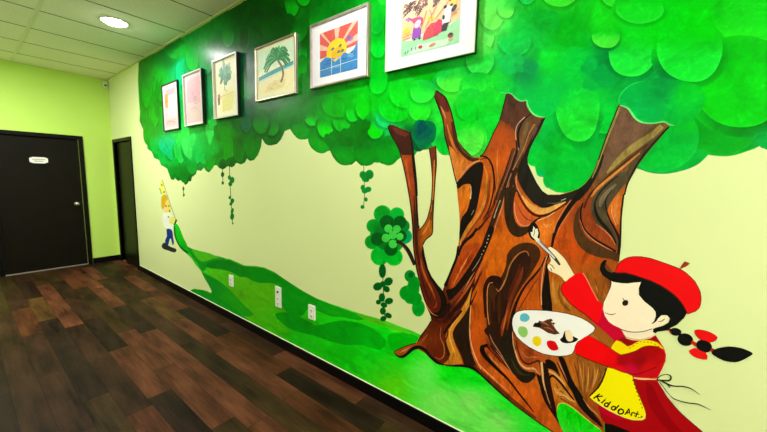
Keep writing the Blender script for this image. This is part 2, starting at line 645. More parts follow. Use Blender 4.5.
def field(samples, power=3.0, soft=6.0):
    def fn(x, y):
        s = [0, 0, 0]; t_ = 0
        for a, b, c in samples:
            k_ = 1 / ((math.hypot(x - a, y - b) + soft) ** power)
            t_ += k_
            for i in range(3):
                s[i] += c[i] * k_
        return tuple(v / t_ for v in s)
    return fn


P_LEAF = paint_mat('leaf_paint', .4, 6.5, (1, 1, 1), .3, .07)
P_HILL = paint_mat('meadow_paint', .35, 3.0, (1, 1, 2.5), .42)
P_BARK = paint_mat('bark_paint', .62, 13.0, (1, 2.0, .7), .45)
P_FLAT = paint_mat('flat_paint', .06, 6.0, (1, 1, 1), .45)
P_INK = paint_mat('plain_paint', 0.0, 6.0, (1, 1, 1), .45)

mural = thing('mural', 'hand-painted wall mural of a leafy tree, green hill, braided painter girl and small boy', 'mural', (0, 1.5, 1.2))

#@@MURAL
# ================================================================== the meadow
G1 = (70, 170, 12)
_hill = field([(180, 235, (20, 190, 30)), (187, 247, (10, 170, 20)), (205, 262, (50, 175, 20)), (215, 275, (70, 175, 15)),
                (240, 290, (75, 165, 10)), (262, 295, (75, 165, 10)), (280, 320, (60, 170, 10)), (300, 340, (20, 175, 15)),
                (340, 330, (20, 195, 10)), (345, 350, (10, 180, 10)), (370, 318, (40, 205, 20)), (395, 330, (0, 215, 15)),
                (380, 350, (0, 205, 20)), (400, 345, (0, 205, 10)), (392, 385, (80, 205, 10)), (385, 365, (40, 205, 20)),
                (425, 375, (90, 232, 80)), (450, 372, (0, 215, 10)), (440, 400, (115, 232, 90)), (470, 400, (120, 238, 95)),
                (475, 378, (0, 215, 20)), (500, 420, (120, 235, 95)), (510, 405, (20, 215, 30)), (540, 428, (30, 215, 40)),
                (575, 420, (5, 210, 5)), (560, 440, (40, 215, 40))], 3.5, 4)


def hill_f(x, y):
    c = _hill(x, y)
    return (c[0] * 1.12, min(248, c[1] * 1.1), c[2] * 1.1)


mea = Paint()
base_line = []
edge = [(177, 225), (180.5, 231.5), (183, 237), (185, 241), (187.5, 246.5), (192.6, 249), (200, 251), (209, 253), (219.5, 257.5), (230, 259),
        (244.5, 265.5), (256, 266), (264.5, 267.5), (274.5, 272), (283, 278), (292, 284), (304, 291.5), (317, 298.5), (330, 303.5),
        (342, 307.5), (354, 311.5), (367, 315.5), (384, 320), (396.5, 325), (409, 329.5), (420, 334.5), (450, 345), (500, 360), (560, 385), (608, 415),
        (616, 470), (560, 480), (500, 452), (462, 434.5), (430, 418), (400, 402), (384, 393.5), (350, 376.5), (320, 361), (290, 345.5), (260, 330), (230, 314), (210, 303), (190, 291.5),
        (194.5, 288.5), (203, 291), (210, 294), (211.8, 291), (208, 284), (204.5, 278.5), (201, 271), (195, 264), (192, 259), (188, 255), (182.4, 250), (179, 245.5), (176, 237), (175, 228)]
mea.poly(hill_f, edge, 0, 6)
mea.poly((0, 150, 25), [(187, 247), (193, 249.5), (201, 252), (212, 255), (226, 258.5), (218, 262), (208, 266), (203, 272), (198, 264), (192, 256)], 2)
mea.poly((75, 185, 25), [(192, 250), (200, 252), (210, 254), (220, 258), (212, 259), (204, 262), (198, 259)], 2)
mea.poly(field([(230, 262, (0, 130, 20)), (262, 275, (0, 140, 12)), (300, 300, (0, 150, 12)), (335, 312, (10, 170, 15))]),
         [(205.5, 265.5), (211, 262), (218.5, 260), (230, 260), (243, 266), (263, 268), (278, 275), (296, 287), (318.5, 299.5), (340, 308), (358, 314), (372, 318.5),
          (357, 320), (345, 317.5), (330, 316), (318, 311), (309, 308), (304, 314), (296, 318), (288, 313), (282, 305), (281, 294), (279, 286), (270, 283), (260, 283), (253, 281), (246, 277), (240, 277), (233, 273), (226, 270.5), (218.5, 269), (211, 268.5)], 2, 5)
mea.poly(field([(205, 280, (0, 140, 30)), (235, 305, (30, 160, 15))]),
         [(202, 272), (208, 275), (218.5, 280.5), (229.6, 289.6), (236, 296), (243, 304), (254, 315), (240, 316), (225, 309), (213, 303), (212, 292), (206, 280)], 2, 5)
mea.poly((0, 150, 22), [(194, 289.5), (203, 290), (211, 293), (222, 300), (236, 310), (250, 322), (215, 305), (192, 292)], 2)
mea.poly(field([(290, 318, (0, 150, 12)), (340, 340, (0, 165, 12)), (380, 350, (0, 195, 15))]),
         [(275, 315), (280, 312.5), (287, 312.5), (296, 315), (304, 319), (311, 323), (316, 325.5), (324, 324), (334, 321.5), (345, 320.5), (358, 323), (372, 328),
          (386, 340), (380, 350), (362, 345), (345, 345), (330, 341), (312, 335), (295, 331), (283, 324)], 2, 6)
mea.poly((80, 195, 20), [(354, 312), (367, 316), (384, 320.5), (396, 325.5), (405, 329), (395, 328.5), (380, 325), (366, 320.5)], 2)
mea.poly((80, 215, 30), [(384, 321), (396, 325.5), (409, 330.5), (419, 335), (413, 334), (402, 332.5), (390, 330.5)], 2)
mea.poly((0, 195, 10), [(394, 333), (405, 333), (418, 337), (414, 343), (404, 347), (394, 352), (389, 345), (388, 336)], 2)
mea.build('meadow', P_HILL, mural, 'painted green rolling hill along the baseboard')

# ================================================================== foliage, behind the trunk
leaf_s = [(143, 70, (0, 150, 25)), (150, 100, (0, 165, 15)), (150, 130, (0, 160, 25)), (158, 75, (0, 185, 40)), (170, 62, (0, 120, 30)), (178, 70, (0, 165, 95)),
          (182, 50, (10, 170, 45)), (197, 62, (20, 185, 70)), (208, 52, (20, 180, 90)), (205, 40, (0, 165, 50)), (165, 145, (0, 190, 120)), (157, 150, (0, 180, 40)),
          (175, 160, (0, 190, 60)), (180, 172, (0, 150, 30)), (186, 180, (0, 110, 25)), (185, 140, (40, 215, 80)), (195, 150, (0, 200, 90)), (208, 95, (0, 175, 100)), (211, 150, (0, 190, 60)),
          (222, 35, (0, 150, 40)), (215, 62, (0, 120, 60)), (240, 30, (0, 120, 20)), (245, 15, (0, 95, 12)), (242, 60, (0, 110, 70)), (243, 90, (0, 140, 50)),
          (226, 135, (0, 160, 20)), (247, 118, (0, 105, 60)), (240, 145, (0, 120, 25)), (253, 140, (0, 130, 20)), (222, 162, (0, 120, 25)),
          (262, 25, (0, 110, 8)), (280, 15, (0, 90, 8)), (290, 10, (0, 140, 10)), (300, 40, (0, 110, 10)), (302, 70, (0, 150, 15)), (260, 110, (0, 125, 20)),
          (272, 135, (0, 125, 25)), (285, 115, (0, 145, 20)), (302, 110, (0, 145, 20)), (308, 125, (0, 150, 20)), (300, 132, (0, 165, 20)), (318, 145, (0, 160, 20)),
          (330, 108, (0, 195, 15)), (345, 115, (0, 180, 8)), (342, 130, (0, 150, 15)), (345, 150, (0, 130, 8)), (362, 130, (0, 125, 5)), (365, 155, (0, 140, 15)), (385, 150, (0, 150, 20)),
          (330, 10, (0, 130, 15)), (320, 100, (0, 150, 15)), (365, 105, (0, 210, 10)), (377, 40, (0, 170, 25)), (378, 70, (0, 190, 30)), (375, 95, (0, 200, 20)), (396, 105, (0, 215, 20)),
          (384, 122, (10, 215, 110)), (410, 105, (20, 220, 40)), (420, 115, (30, 225, 40)), (400, 145, (0, 150, 20)), (424, 132, (0, 120, 75)), (415, 148, (0, 190, 60)),
          (436, 125, (40, 225, 60)), (450, 90, (70, 230, 60)), (440, 80, (10, 190, 70)), (470, 90, (20, 215, 60)), (490, 20, (105, 235, 100)), (482, 45, (100, 235, 95)), (478, 65, (0, 180, 50)),
          (495, 85, (20, 220, 50)), (470, 115, (0, 215, 30)), (475, 140, (80, 238, 70)), (492, 120, (20, 220, 50)), (482, 150, (70, 235, 70)), (448, 150, (0, 205, 70)),
          (510, 60, (0, 205, 85)), (525, 70, (0, 165, 85)), (530, 40, (0, 215, 75)), (545, 20, (0, 175, 40)), (555, 3, (30, 215, 40)), (550, 60, (0, 220, 50)), (575, 60, (0, 215, 70)),
          (565, 30, (0, 185, 20)), (560, 90, (0, 205, 75)), (580, 100, (15, 225, 70)), (540, 130, (0, 205, 80)), (560, 145, (0, 205, 55)), (575, 170, (0, 205, 60)), (595, 145, (0, 195, 60)),
          (605, 20, (20, 220, 30)), (630, 30, (10, 222, 35)), (660, 30, (0, 222, 20)), (700, 30, (0, 218, 10)), (740, 20, (20, 220, 30)), (605, 62, (0, 165, 70)), (640, 90, (0, 190, 75)),
          (665, 85, (0, 165, 70)), (690, 95, (0, 205, 30)), (720, 60, (0, 190, 20)), (740, 60, (0, 205, 15)), (750, 90, (0, 210, 10)), (700, 120, (0, 215, 40)), (720, 130, (0, 185, 35)),
          (660, 145, (0, 205, 65)), (690, 150, (0, 190, 60)), (735, 140, (0, 160, 25)), (760, 115, (0, 165, 5)), (765, 140, (0, 190, 80)), (650, 165, (0, 190, 50)), (800, 60, (0, 205, 20)), (820, 120, (0, 180, 30))]
_leaf = field(leaf_s, 4.0, 3.0)


def leaf(x, y):
    c = _leaf(x, y)
    return (c[0] * .8, c[1] - (24 if c[1] < 170 else 24 - (c[1] - 170) * .2), c[2] * .82)

fol = Paint()
top = []
for i in range(0, 41):                       # along the ceiling from beyond the right edge of the photo back to its left end
    yy = -.78 + (5.12 + .78) * i / 40
    p = Vector((0, yy, ROOM_H - .012)) - CAM
    top.append((383.5 + F_PX * p.dot(R_) / p.dot(_fwd), 216 - F_PX * p.dot(U_) / p.dot(_fwd)))
low = [(138.6, 66), (138, 80), (139, 100), (140, 112), (139.5, 121), (143, 129), (144, 138), (147, 144), (147.5, 149), (152, 152), (154, 158), (159, 160), (161, 165), (167, 168.5), (169, 174), (171, 179.5),
       (174, 180), (175, 178), (178, 181), (180, 180.5), (182, 178.5), (185, 185), (187, 184), (189, 181), (191, 181.5), (192, 177), (196, 174), (197, 170), (201, 171), (204, 167.5), (206, 171), (209, 172.5), (212, 169),
       (214, 165.5), (217, 165), (219, 168), (223, 169.5), (226, 167), (229, 166), (232, 167.5), (234, 164), (237, 163), (241, 164.5), (245, 162.5), (247, 158.5), (250, 161), (254, 160), (258, 155), (261, 147), (262, 138.5),
       (265, 143), (271, 145.5), (277, 144), (281, 139.5), (285, 131), (290, 129), (294, 135), (299, 138.5), (305, 139.5), (308, 138.5), (310, 144), (315, 150), (321, 153), (330, 150.5), (333, 157), (338, 162.5), (345, 165.5), (352, 164.5),
       (356, 161), (361, 165.5), (367, 166), (373, 163.5), (377, 159), (381, 163.5), (387, 164.8), (393.5, 163), (400, 158), (409, 154), (415, 155), (418, 150.5), (422, 150), (427, 149.5), (432, 148.5), (436, 145.5), (439, 150),
       (443, 154.5), (449, 155), (470, 190), (528, 190), (527, 159), (530, 163), (535, 167), (536, 172), (539, 175.5), (544, 177.5), (546, 184), (550, 189), (556, 192), (565, 193), (575, 190.5), (583, 187),
       (592, 182), (600, 170), (633, 168), (640, 168), (647, 171), (655, 172.5), (665, 173), (676, 171.5), (687, 168.5), (697, 164), (703, 159), (707.5, 154.5), (713, 155), (724, 155.5), (735, 154.5), (746, 151), (754, 148), (759, 145.5),
       (761, 147.5), (768, 150), (779, 151.5), (790, 149), (799, 143), (806, 144), (818, 146), (832, 143), (845, 136), (858, 124), (866, 108), (868, 85), (864, 60)]
fol.poly(leaf, [(138.5, 60)] + low + top[:-1], 0, 5)


def clampc(c):
    return tuple(max(0, min(255, v)) for v in c)


def inside(px, py, poly):
    ins, j = False, len(poly) - 1
    for i in range(len(poly)):
        a, b = poly[i], poly[j]
        if (a[1] > py) != (b[1] > py) and px < (b[0] - a[0]) * (py - a[1]) / (b[1] - a[1]) + a[0]:
            ins = not ins
        j = i
    return ins


region = [(138.5, 60)] + low + top[:-1]
# loose brush-dabs that give the crown its leafy mass
cand = []
while len(cand) < 120:
    x = random.uniform(138, 440)
    y = random.uniform(-150, 190)
    s_ = 6 + max(0, x - 220) / 330 * 15
    s_ *= random.uniform(.7, 1.15)
    if all(inside(x + dx * s_, y + dy * s_, region) for dx, dy in ((1.1, 0), (-1.1, 0), (0, 1.1), (0, -1.1), (.8, .8), (-.8, .8))):
        cand.append((y + random.uniform(-10, 10), x, y, s_))
for _, x, y, s_ in sorted(cand):
    c = leaf(x, y)
    if x > 470 and random.random() < .6:
        continue
    k = random.uniform(-26, 26) if x < 470 else random.uniform(-14, 12)
    c = clampc((c[0] + (k * .9 if k > 0 else 0), c[1] + k, c[2] + k * .4))
    fol.disc(c, x, y, s_ * random.uniform(.8, 1.1), s_ * random.uniform(.85, 1.25), random.uniform(-.4, .4), rim=clampc((c[0] + 4, c[1] + 4, c[2] + 4)), soft=leaf, wob=.05)


def lobe(x, y, rx, ry, c, rim=None, soft=leaf, rot=0, wob=.02):
    b_ = leaf(x, y)
    c = clampc((c[0] * .8 + (c[0] - b_[0]) * .15, c[1] - 14 + (c[1] - b_[1]) * .35, c[2] * .85 + (c[2] - b_[2]) * .15))
    # the painter's darker wash under each leaf cluster
    if x < 262:
        c = mixc(c, b_, .35)
    q_ = [(x + (rx * 1.16 + 1) * cos(a), y + ry * .1 + (ry * 1.08 + 1.5) * sin(a)) for a in (0, .5, 1.1, 1.57, 2.0, 2.6, pi)]
    if all(inside(u, v, region) for u, v in q_):
        fol.disc(lambda u, v: tuple(k_ * .84 for k_ in leaf(u, v)), x, y + ry * .1, rx * 1.16 + 1, ry * 1.08 + 1.5, rot, rim=leaf, soft=leaf, wob=wob)
    fol.disc(c, x, y, rx, ry, rot, rim=rim or clampc((c[0] + 14, c[1] + 8, c[2] + 12)), soft=soft, wob=wob, n=36)


# left part: pointed drips
for x, y, rx, ry, c in [(147, 90, 5, 18, (0, 170, 30)), (154, 112, 5, 16, (0, 175, 25)), (149, 132, 6, 14, (0, 165, 20)), (157, 140, 7, 14, (0, 185, 60)), (164, 152, 6, 12, (0, 185, 60)),
                        (172, 148, 6, 12, (0, 190, 110)), (180, 148, 6, 15, (30, 205, 70)), (188, 142, 6, 16, (60, 215, 90)), (196, 150, 6, 14, (0, 200, 70)), (204, 152, 6, 12, (0, 195, 80)),
                        (175, 168, 5, 10, (0, 140, 28)), (184, 172, 5, 11, (0, 125, 25)), (210, 160, 5, 10, (0, 170, 30)), (192, 165, 5, 9, (0, 165, 45)), (226, 140, 10, 22, (0, 160, 15)),
                        (239, 146, 6, 16, (0, 130, 25)), (252, 142, 8, 17, (0, 135, 20)), (219, 155, 5, 12, (0, 150, 25)), (223, 164, 4, 5, (0, 85, 25)), (231, 162, 5, 5, (0, 110, 30)), (246, 118, 6, 14, (0, 110, 75)),
                        (222, 26, 9, 18, (0, 150, 30)), (228, 34, 6, 13, (0, 160, 40)), (215, 42, 6, 12, (0, 140, 45)), (180, 70, 4, 16, (0, 160, 110)), (192, 58, 6, 12, (20, 180, 60)), (206, 62, 7, 12, (20, 170, 100)),
                        (243, 35, 7, 18, (0, 115, 12)), (258, 55, 8, 14, (0, 140, 15)), (270, 25, 9, 18, (0, 100, 8)), (292, 3, 7, 14, (0, 165, 15)), (304, -4, 7, 10, (0, 165, 15)), (318, 20, 9, 12, (0, 135, 15)),
                        (247, 92, 5, 12, (0, 150, 35)), (302, 52, 5, 14, (0, 150, 30)), (302, 68, 5, 12, (0, 165, 30)), (297, 30, 10, 12, (0, 125, 12))]:
    lobe(x, y, rx, ry, c)
# lowest dark scallops
for x, y, rx, ry, c in [(271, 132, 10, 13.5, (0, 120, 25)), (272, 126, 7, 10, (0, 150, 20)), (261, 122, 8, 12, (0, 150, 18)), (303, 128, 11, 11.5, (0, 160, 20)), (321, 138, 13, 15, (0, 165, 20)), (345, 149, 13, 16.5, (0, 150, 18)),
                        (366, 150, 12, 16, (0, 145, 18)), (388, 150, 13, 15, (0, 155, 22)), (400, 146, 9, 12, (0, 160, 25))]:
    lobe(x, y, rx, ry, c, rim=clampc((0, c[1] - 25, c[2])))
for x, y, rx, ry, c in [(312, 118, 7, 8, (0, 185, 25)), (325.5, 126, 8, 12, (0, 205, 5)), (342, 120, 9, 12, (0, 185, 20)), (340, 105, 18, 12, (0, 175, 8)), (353, 112, 7, 10, (0, 200, 30)), (365, 108, 9, 12, (0, 210, 10)),
                        (375, 125, 9, 14, (0, 212, 15)), (388, 118, 12, 10, (10, 215, 110)), (395, 108, 16, 14, (0, 215, 25)), (378, 82, 9, 12, (0, 200, 30)), (378, 45, 8, 13, (0, 185, 40)), (376, 20, 8, 14, (0, 150, 30)),
                        (430, 68, 20, 14, (0, 175, 20)), (405, 95, 15, 13, (10, 215, 30)), (420, 110, 11, 11.5, (35, 226, 40)), (422, 92, 12, 11, (40, 225, 60)), (436, 130, 8, 18, (20, 215, 70)), (444, 143, 8, 12, (0, 205, 55))]:
    lobe(x, y, rx, ry, c)
fol.disc((0, 108, 66), 424, 133.5, 12.5, 14.5, 0, rim=(0, 132, 48), wob=.08)
fol.disc((0, 92, 78), 423, 131, 9, 10, 0, rim=(0, 108, 66), wob=.15)
fol.disc((0, 78, 76), 422, 128, 5, 6, 0, rim=(0, 92, 78), wob=.2)
for x, y, rx, ry, c in [(483, 30, 12, 22, (110, 238, 100)), (492, 8, 13, 22, (115, 238, 95)), (506, 10, 8, 8, (110, 235, 90)), (480, 60, 14, 16, (40, 205, 70)), (452, 80, 15, 12, (75, 230, 65)), (478, 88, 16, 15, (45, 225, 60)),
                        (470, 105, 14, 16, (0, 210, 40)), (490, 118, 12, 30, (10, 216, 50)), (470, 138, 14, 18, (90, 240, 75)),
                        (527, -8, 10, 12, (20, 205, 80)), (560, -10, 19, 17, (60, 228, 50)), (515, 40, 16, 16, (0, 210, 80)), (604, 112, 15, 22, (0, 210, 62)), (578, 108, 22, 34, (28, 226, 58)),
                        (541, 170, 5, 7, (0, 195, 95)), (533, 157, 7, 9, (0, 205, 65)), (549, 180, 6, 8, (0, 195, 75)),
                        (618, -4, 16, 12, (45, 228, 45)), (640, 8, 24, 16, (20, 222, 40)), (742, 28, 36, 18, (30, 225, 30)), (740, 84, 50, 48, (0, 210, 15)),
                        (720, 118, 42, 37, (0, 176, 32)), (661, 138, 38, 34, (0, 196, 60)), (790, 130, 24, 22, (0, 190, 60))]:
    lobe(x, y, rx, ry, c)
lobe(739, 82, 46, 46, (0, 210, 16))
for x, y, rx, ry, c in [(665, 84, 34, 20, (0, 168, 72)), (598, 72, 16, 20, (0, 170, 74)), (532, 72, 18, 13, (0, 165, 92)), (512, 66, 12, 14, (0, 190, 85)), (546, 22, 16, 12, (0, 175, 45)), (572, 32, 16, 16, (0, 182, 25)), (722, 58, 26, 9, (0, 185, 18))]:
    for k in range(5):
        dx, dy = random.uniform(-.5, .5) * rx, random.uniform(-.5, .5) * ry
        fol.disc(mixc(c, leaf(x + dx, y + dy), .5), x + dx, y + dy, rx * .6, ry * .55, random.uniform(-.5, .5), rim=leaf, wob=.12)
lobe(632, 52, 24, 25, (26, 226, 66)); lobe(690, 50, 33, 32, (16, 224, 50)); lobe(606, 37, 14, 11, (70, 230, 60))
for x, y, rx, ry, c in [(244, 28, 4, 26, (0, 80, 10)), (280, 28, 12, 13, (0, 82, 8)), (262, 48, 7, 10, (0, 85, 12)), (250, 68, 4, 18, (0, 90, 45)), (248, 110, 6, 13, (0, 92, 58)), (172, 44, 9, 7, (0, 105, 28)), (302, 88, 6, 14, (0, 115, 12)),
                        (199, 98, 2.5, 22, (0, 165, 95)), (179, 76, 3, 18, (0, 155, 98)), (165, 146, 7, 8, (0, 185, 115)), (210, 130, 5, 13, (40, 210, 80)), (188, 146, 6, 13, (50, 212, 85)), (157, 100, 3, 20, (0, 125, 22)), (218, 132, 4, 10, (0, 125, 22)),
                        (236, 122, 5, 10, (0, 100, 30)), (345, 138, 9, 9, (0, 112, 8)), (362, 132, 6, 12, (0, 115, 6)), (330, 140, 6, 7, (0, 120, 15)), (296, 118, 8, 7, (0, 120, 15))]:
    if inside(x, y + ry * 1.1, region):
        fol.disc(c, x, y, rx, ry, 0, rim=leaf, wob=.14)
        fol.disc(mixc(c, leaf(x, y), .4), x + rx * .6, y - ry * .5, rx * .8, ry * .6, .3, rim=leaf, wob=.14)
# thin teal edge under the right scallops
fol.stroke((0, 165, 80), [(634, 167), (640, 168.5), (647, 171), (655, 172.6), (665, 173), (676, 171.5), (687, 168.5), (697, 164), (703, 159), (707.5, 154.5)], 1.6)
fol.stroke((0, 175, 45), [(708, 154), (716, 155), (726, 155.5), (736, 154), (747, 150.5), (754, 148), (759, 145.5)], 1.5)

# ================================================================== the trunk
BK, DB, RB = (20, 13, 7), (52, 30, 12), (98, 34, 8)
OR, LO, LN = (180, 80, 10), (205, 125, 42), (205, 138, 88)
_trunk = field([(392, 130, (85, 30, 18)), (403, 145, (70, 25, 15)), (404, 160, (160, 68, 25)), (411, 185, (150, 60, 20)), (415, 230, (90, 30, 14)), (420, 262, (120, 42, 15)), (430, 290, (105, 32, 12)), (436, 305, (95, 28, 8)),
                 (426, 232, (175, 95, 25)), (432, 160, (120, 50, 25)), (432, 200, (140, 70, 20)),
                 (440, 98, (90, 35, 22)), (447, 120, (140, 70, 35)), (452, 140, (120, 55, 20)), (456, 165, (205, 115, 45)), (468, 195, (205, 115, 30)), (462, 210, (200, 100, 25)),
                 (510, 105, (88, 50, 36)), (520, 115, (84, 50, 36)), (500, 135, (165, 70, 25)), (505, 160, (190, 85, 25)), (495, 190, (195, 95, 20)), (488, 180, (180, 85, 20)), (535, 125, (120, 80, 55)), (522, 165, (110, 62, 35)),
                 (485, 215, (170, 75, 20)), (500, 245, (195, 95, 15)), (492, 265, (200, 100, 15)), (478, 290, (185, 85, 15)), (476, 330, (195, 85, 20)), (472, 275, (165, 60, 12)), (545, 232, (215, 120, 45)), (560, 240, (185, 75, 18)),
                 (530, 215, (205, 95, 35)), (570, 250, (190, 75, 12)), (565, 262, (165, 75, 20)), (535, 295, (185, 85, 18)), (560, 295, (175, 110, 38)), (595, 275, (150, 80, 25)), (600, 285, (140, 78, 28)), (590, 255, (180, 75, 12)),
                 (590, 212, (132, 56, 24)), (586, 222, (140, 60, 26)), (598, 232, (138, 60, 28)), (606, 240, (140, 60, 28)), (616, 210, (200, 105, 35)), (620, 115, (115, 82, 60)), (635, 135, (112, 80, 60)), (650, 128, (115, 90, 55)), (612, 150, (110, 76, 55)), (602, 172, (120, 85, 50)),
                 (440, 330, (105, 35, 10)), (430, 340, (125, 48, 15)), (440, 350, (110, 35, 10)), (500, 340, (80, 40, 15)), (480, 350, (190, 80, 20)), (505, 375, (205, 95, 30)), (520, 395, (205, 95, 30)), (535, 410, (195, 85, 25)),
                 (527, 352, (165, 70, 30)), (520, 356, (180, 85, 45)), (560, 385, (195, 120, 45)), (575, 370, (180, 95, 25)), (590, 385, (150, 90, 35)), (600, 365, (140, 88, 40)), (585, 360, (150, 90, 40)), (596, 410, (150, 70, 30)), (540, 425, (190, 90, 30)), (410, 350, (165, 85, 35))], 3.5, 2)


def trunk_f(x, y):
    c = _trunk(x, y)
    return (c[0] * (1.05 if c[0] > 130 else .9), c[1] * (1.0 if c[0] > 130 else .88), c[2] * .7)


trk = Paint()
limb = [(389, 124.5), (393.4, 125), (402, 129), (410, 132), (412.5, 145.5), (413, 154), (414.8, 165.5), (416.2, 179), (417.3, 192), (418, 207), (418.5, 221), (419.6, 229.5), (424.5, 224), (428, 216), (431, 202), (431.7, 192), (432, 179), (431, 163),
        (429, 148), (432, 147), (435.5, 145.5), (436.6, 163), (435.4, 179), (434.7, 192), (434, 204.5), (433.2, 217), (433, 228), (432, 235), (426.5, 239), (423, 245.5), (425, 256), (428, 268.5), (432, 277), (438, 285), (442.5, 291), (448, 300), (447, 316), (440, 322),
        (432, 320), (426.5, 305), (424, 300), (421.5, 290), (418.4, 277), (416, 265), (414, 253.5), (413.3, 246), (413, 233), (412, 221), (411, 208), (409, 197), (408, 192), (406, 178), (403.5, 165.5), (401, 157), (398, 147), (393, 139), (390.5, 134), (388, 129)]
body = [(436, 90), (440, 93), (444.6, 96), (448, 103), (451.5, 113), (454, 124), (457, 138), (459.5, 144), (464.5, 152), (471.5, 157), (480, 157), (485, 150.5), (490.6, 139), (492.7, 134), (499, 121.5), (502.6, 109), (506, 96.5), (508, 90), (513, 85),
        (530, 90), (546, 105), (545.6, 117), (542.5, 125), (538, 135), (535, 138.5), (530, 149), (527.6, 158), (528, 164), (532.5, 174), (537, 183), (542.5, 191), (548, 194.5), (560, 194.5), (571, 191.5), (579, 188.5), (585, 183.5), (590, 177.5),
        (594, 170), (597.5, 161), (601, 152.5), (603.5, 148), (607, 136), (612, 123.5), (616, 113.5), (619, 103), (640, 95), (668, 112), (670, 126), (663.5, 132), (656, 140), (650, 147), (645, 152), (640, 160), (635, 167.5), (631, 175), (627.5, 182.5),
        (625, 191), (623, 200), (622, 210), (621, 220), (621, 230), (620.6, 240), (619.5, 252), (618.5, 262), (620, 300), (620, 340), (614, 370), (606, 395), (604, 415), (604, 431), (612, 455), (585, 450), (560, 438), (547, 428.5), (535.5, 421), (528, 414.5),
        (517.5, 406.5), (505, 396.5), (492.5, 385), (480, 373.5), (471.5, 368), (461.5, 366), (451.5, 366.3), (444, 365.5), (438, 364), (431.5, 359.5), (425, 353), (419, 349.5), (415, 349.5), (411.5, 351.5), (406.5, 356), (403, 357.5), (399.5, 357), (396.5, 355.6),
        (393.4, 352), (399, 349.3), (406.5, 346), (415, 343.5), (416.5, 342.5), (420, 336), (426.5, 327.5), (432, 319), (438, 310), (442, 300), (443, 289.5), (445.5, 283), (448, 277), (453, 266), (456.5, 256), (458.3, 246), (459.3, 239), (459.8, 230), (459.7, 219.5),
        (459, 208), (457.8, 198), (457, 188), (456.5, 182), (454, 174), (451.5, 163), (449, 152), (446.5, 144), (444.6, 136), (443, 121.5), (440, 111.5), (437, 104), (434, 96.5)]
trk.poly(trunk_f, limb, 0, 3.5)
trk.poly(trunk_f, body, 0, 4)
S, Q = trk.stroke, trk.poly
# left limb and thin branch
Q((62, 24, 14), [(389, 124.5), (402, 129), (410, 132.5), (412.5, 145), (413, 155), (402, 155), (397, 145), (391, 135)])
Q((98, 36, 24), [(390, 126), (400, 129), (409, 134), (406, 137), (397, 134)])
S(BK, [(410, 132), (412.3, 145.5), (413.5, 160), (415.5, 179), (416.6, 195), (417.5, 215), (418.6, 228)], [1, 2, 3, 3, 2.6, 2.5, 2.5])
S(BK, [(388, 126), (390.5, 134), (398, 147), (401.3, 157), (404, 168), (406.5, 180), (409.5, 197), (411.5, 212), (412.8, 228), (413.6, 246), (416, 265), (418.5, 277), (421.6, 290), (426.5, 305), (432, 317)], 1.1)
S((60, 22, 10), [(414, 196), (415, 215), (416, 235), (417, 250), (420, 265)], [1, 2, 3, 3, 2])
S((190, 90, 40), [(406, 160), (408, 175), (410.5, 190)], 1.8, (.3, .3))
S((230, 215, 170), [(417.6, 196), (418.4, 212), (419.3, 226)], .6)
S(BK, [(435.7, 146), (436.4, 163), (435.2, 179), (434.4, 192), (433.6, 206), (432.9, 220), (432.7, 230), (431.4, 235), (426, 239.4), (422.8, 245)], 1.1)
S((45, 18, 10), [(429.2, 148), (431.3, 163), (432.4, 179), (432, 192), (431, 203), (427.8, 217), (424, 224.6), (419.6, 229.6)], .9)
S(LO, [(434.4, 160), (433.8, 180), (432.8, 200), (431, 212)], .9)
S((60, 28, 10), [(433, 200), (431.5, 214), (429, 224), (424, 232), (420, 238)], .8)
S((215, 130, 40), [(430, 220), (427, 228), (422, 235)], 2, (.3, .3))
Q(BK, [(423, 245), (425, 256), (428, 268.5), (432, 277), (438, 285), (443, 291), (447, 300), (446.5, 312), (442, 318), (436, 318.5), (430, 314), (427.5, 308), (432, 312), (438, 312), (441, 306), (440, 297), (435, 287), (429, 277), (425, 266), (422, 254)], 2)
S((185, 85, 30), [(420.5, 258), (423, 270), (427, 280), (432, 290), (435.5, 299)], [.6, 1.6, 2, 1.6, .6])
S((205, 120, 70), [(424, 300), (428, 308), (433, 314), (438, 316)], .9, (.3, .3))
S((60, 15, 8), [(418, 262), (422, 278), (426, 292), (431, 303)], [.6, 1.6, 2, 1])
S((150, 60, 25), [(437, 300), (436, 306), (433, 308)], 1.4, (.4, .4))
# second limb
S(BK, [(436, 90.5), (444.6, 96.5), (448, 103), (451.5, 113), (454, 124), (457, 138)], 1.3)
S(BK, [(434.5, 96), (437.4, 104), (440.3, 111.5), (443.3, 121.5), (445, 136), (447, 144), (449.4, 152), (452, 163), (454.4, 174), (457, 184)], 1.3)
Q((95, 32, 20), [(437, 93), (443, 97), (447, 104), (449, 112), (443, 110), (439, 104), (436, 98)], 2)
S((200, 130, 75), [(440.5, 106), (443.5, 112), (446, 119)], 1.6, (.3, .3))
S((205, 110, 45), [(447, 124), (449.5, 134), (453, 144), (457, 152)], [.6, 2, 2.6, 1])
S((70, 30, 14), [(452, 122), (455, 137), (459, 146), (465, 153.5), (472, 159), (479, 160)], [2, 3.5, 5, 6, 5, 3])
S((90, 90, 45), [(458, 141), (463, 150), (469, 155.5), (475, 158)], 1)
Q((208, 118, 42), [(449, 146), (454, 150), (459, 157), (466, 164), (464, 168), (459, 174), (456.5, 180), (453.5, 168), (451, 158)], 2)
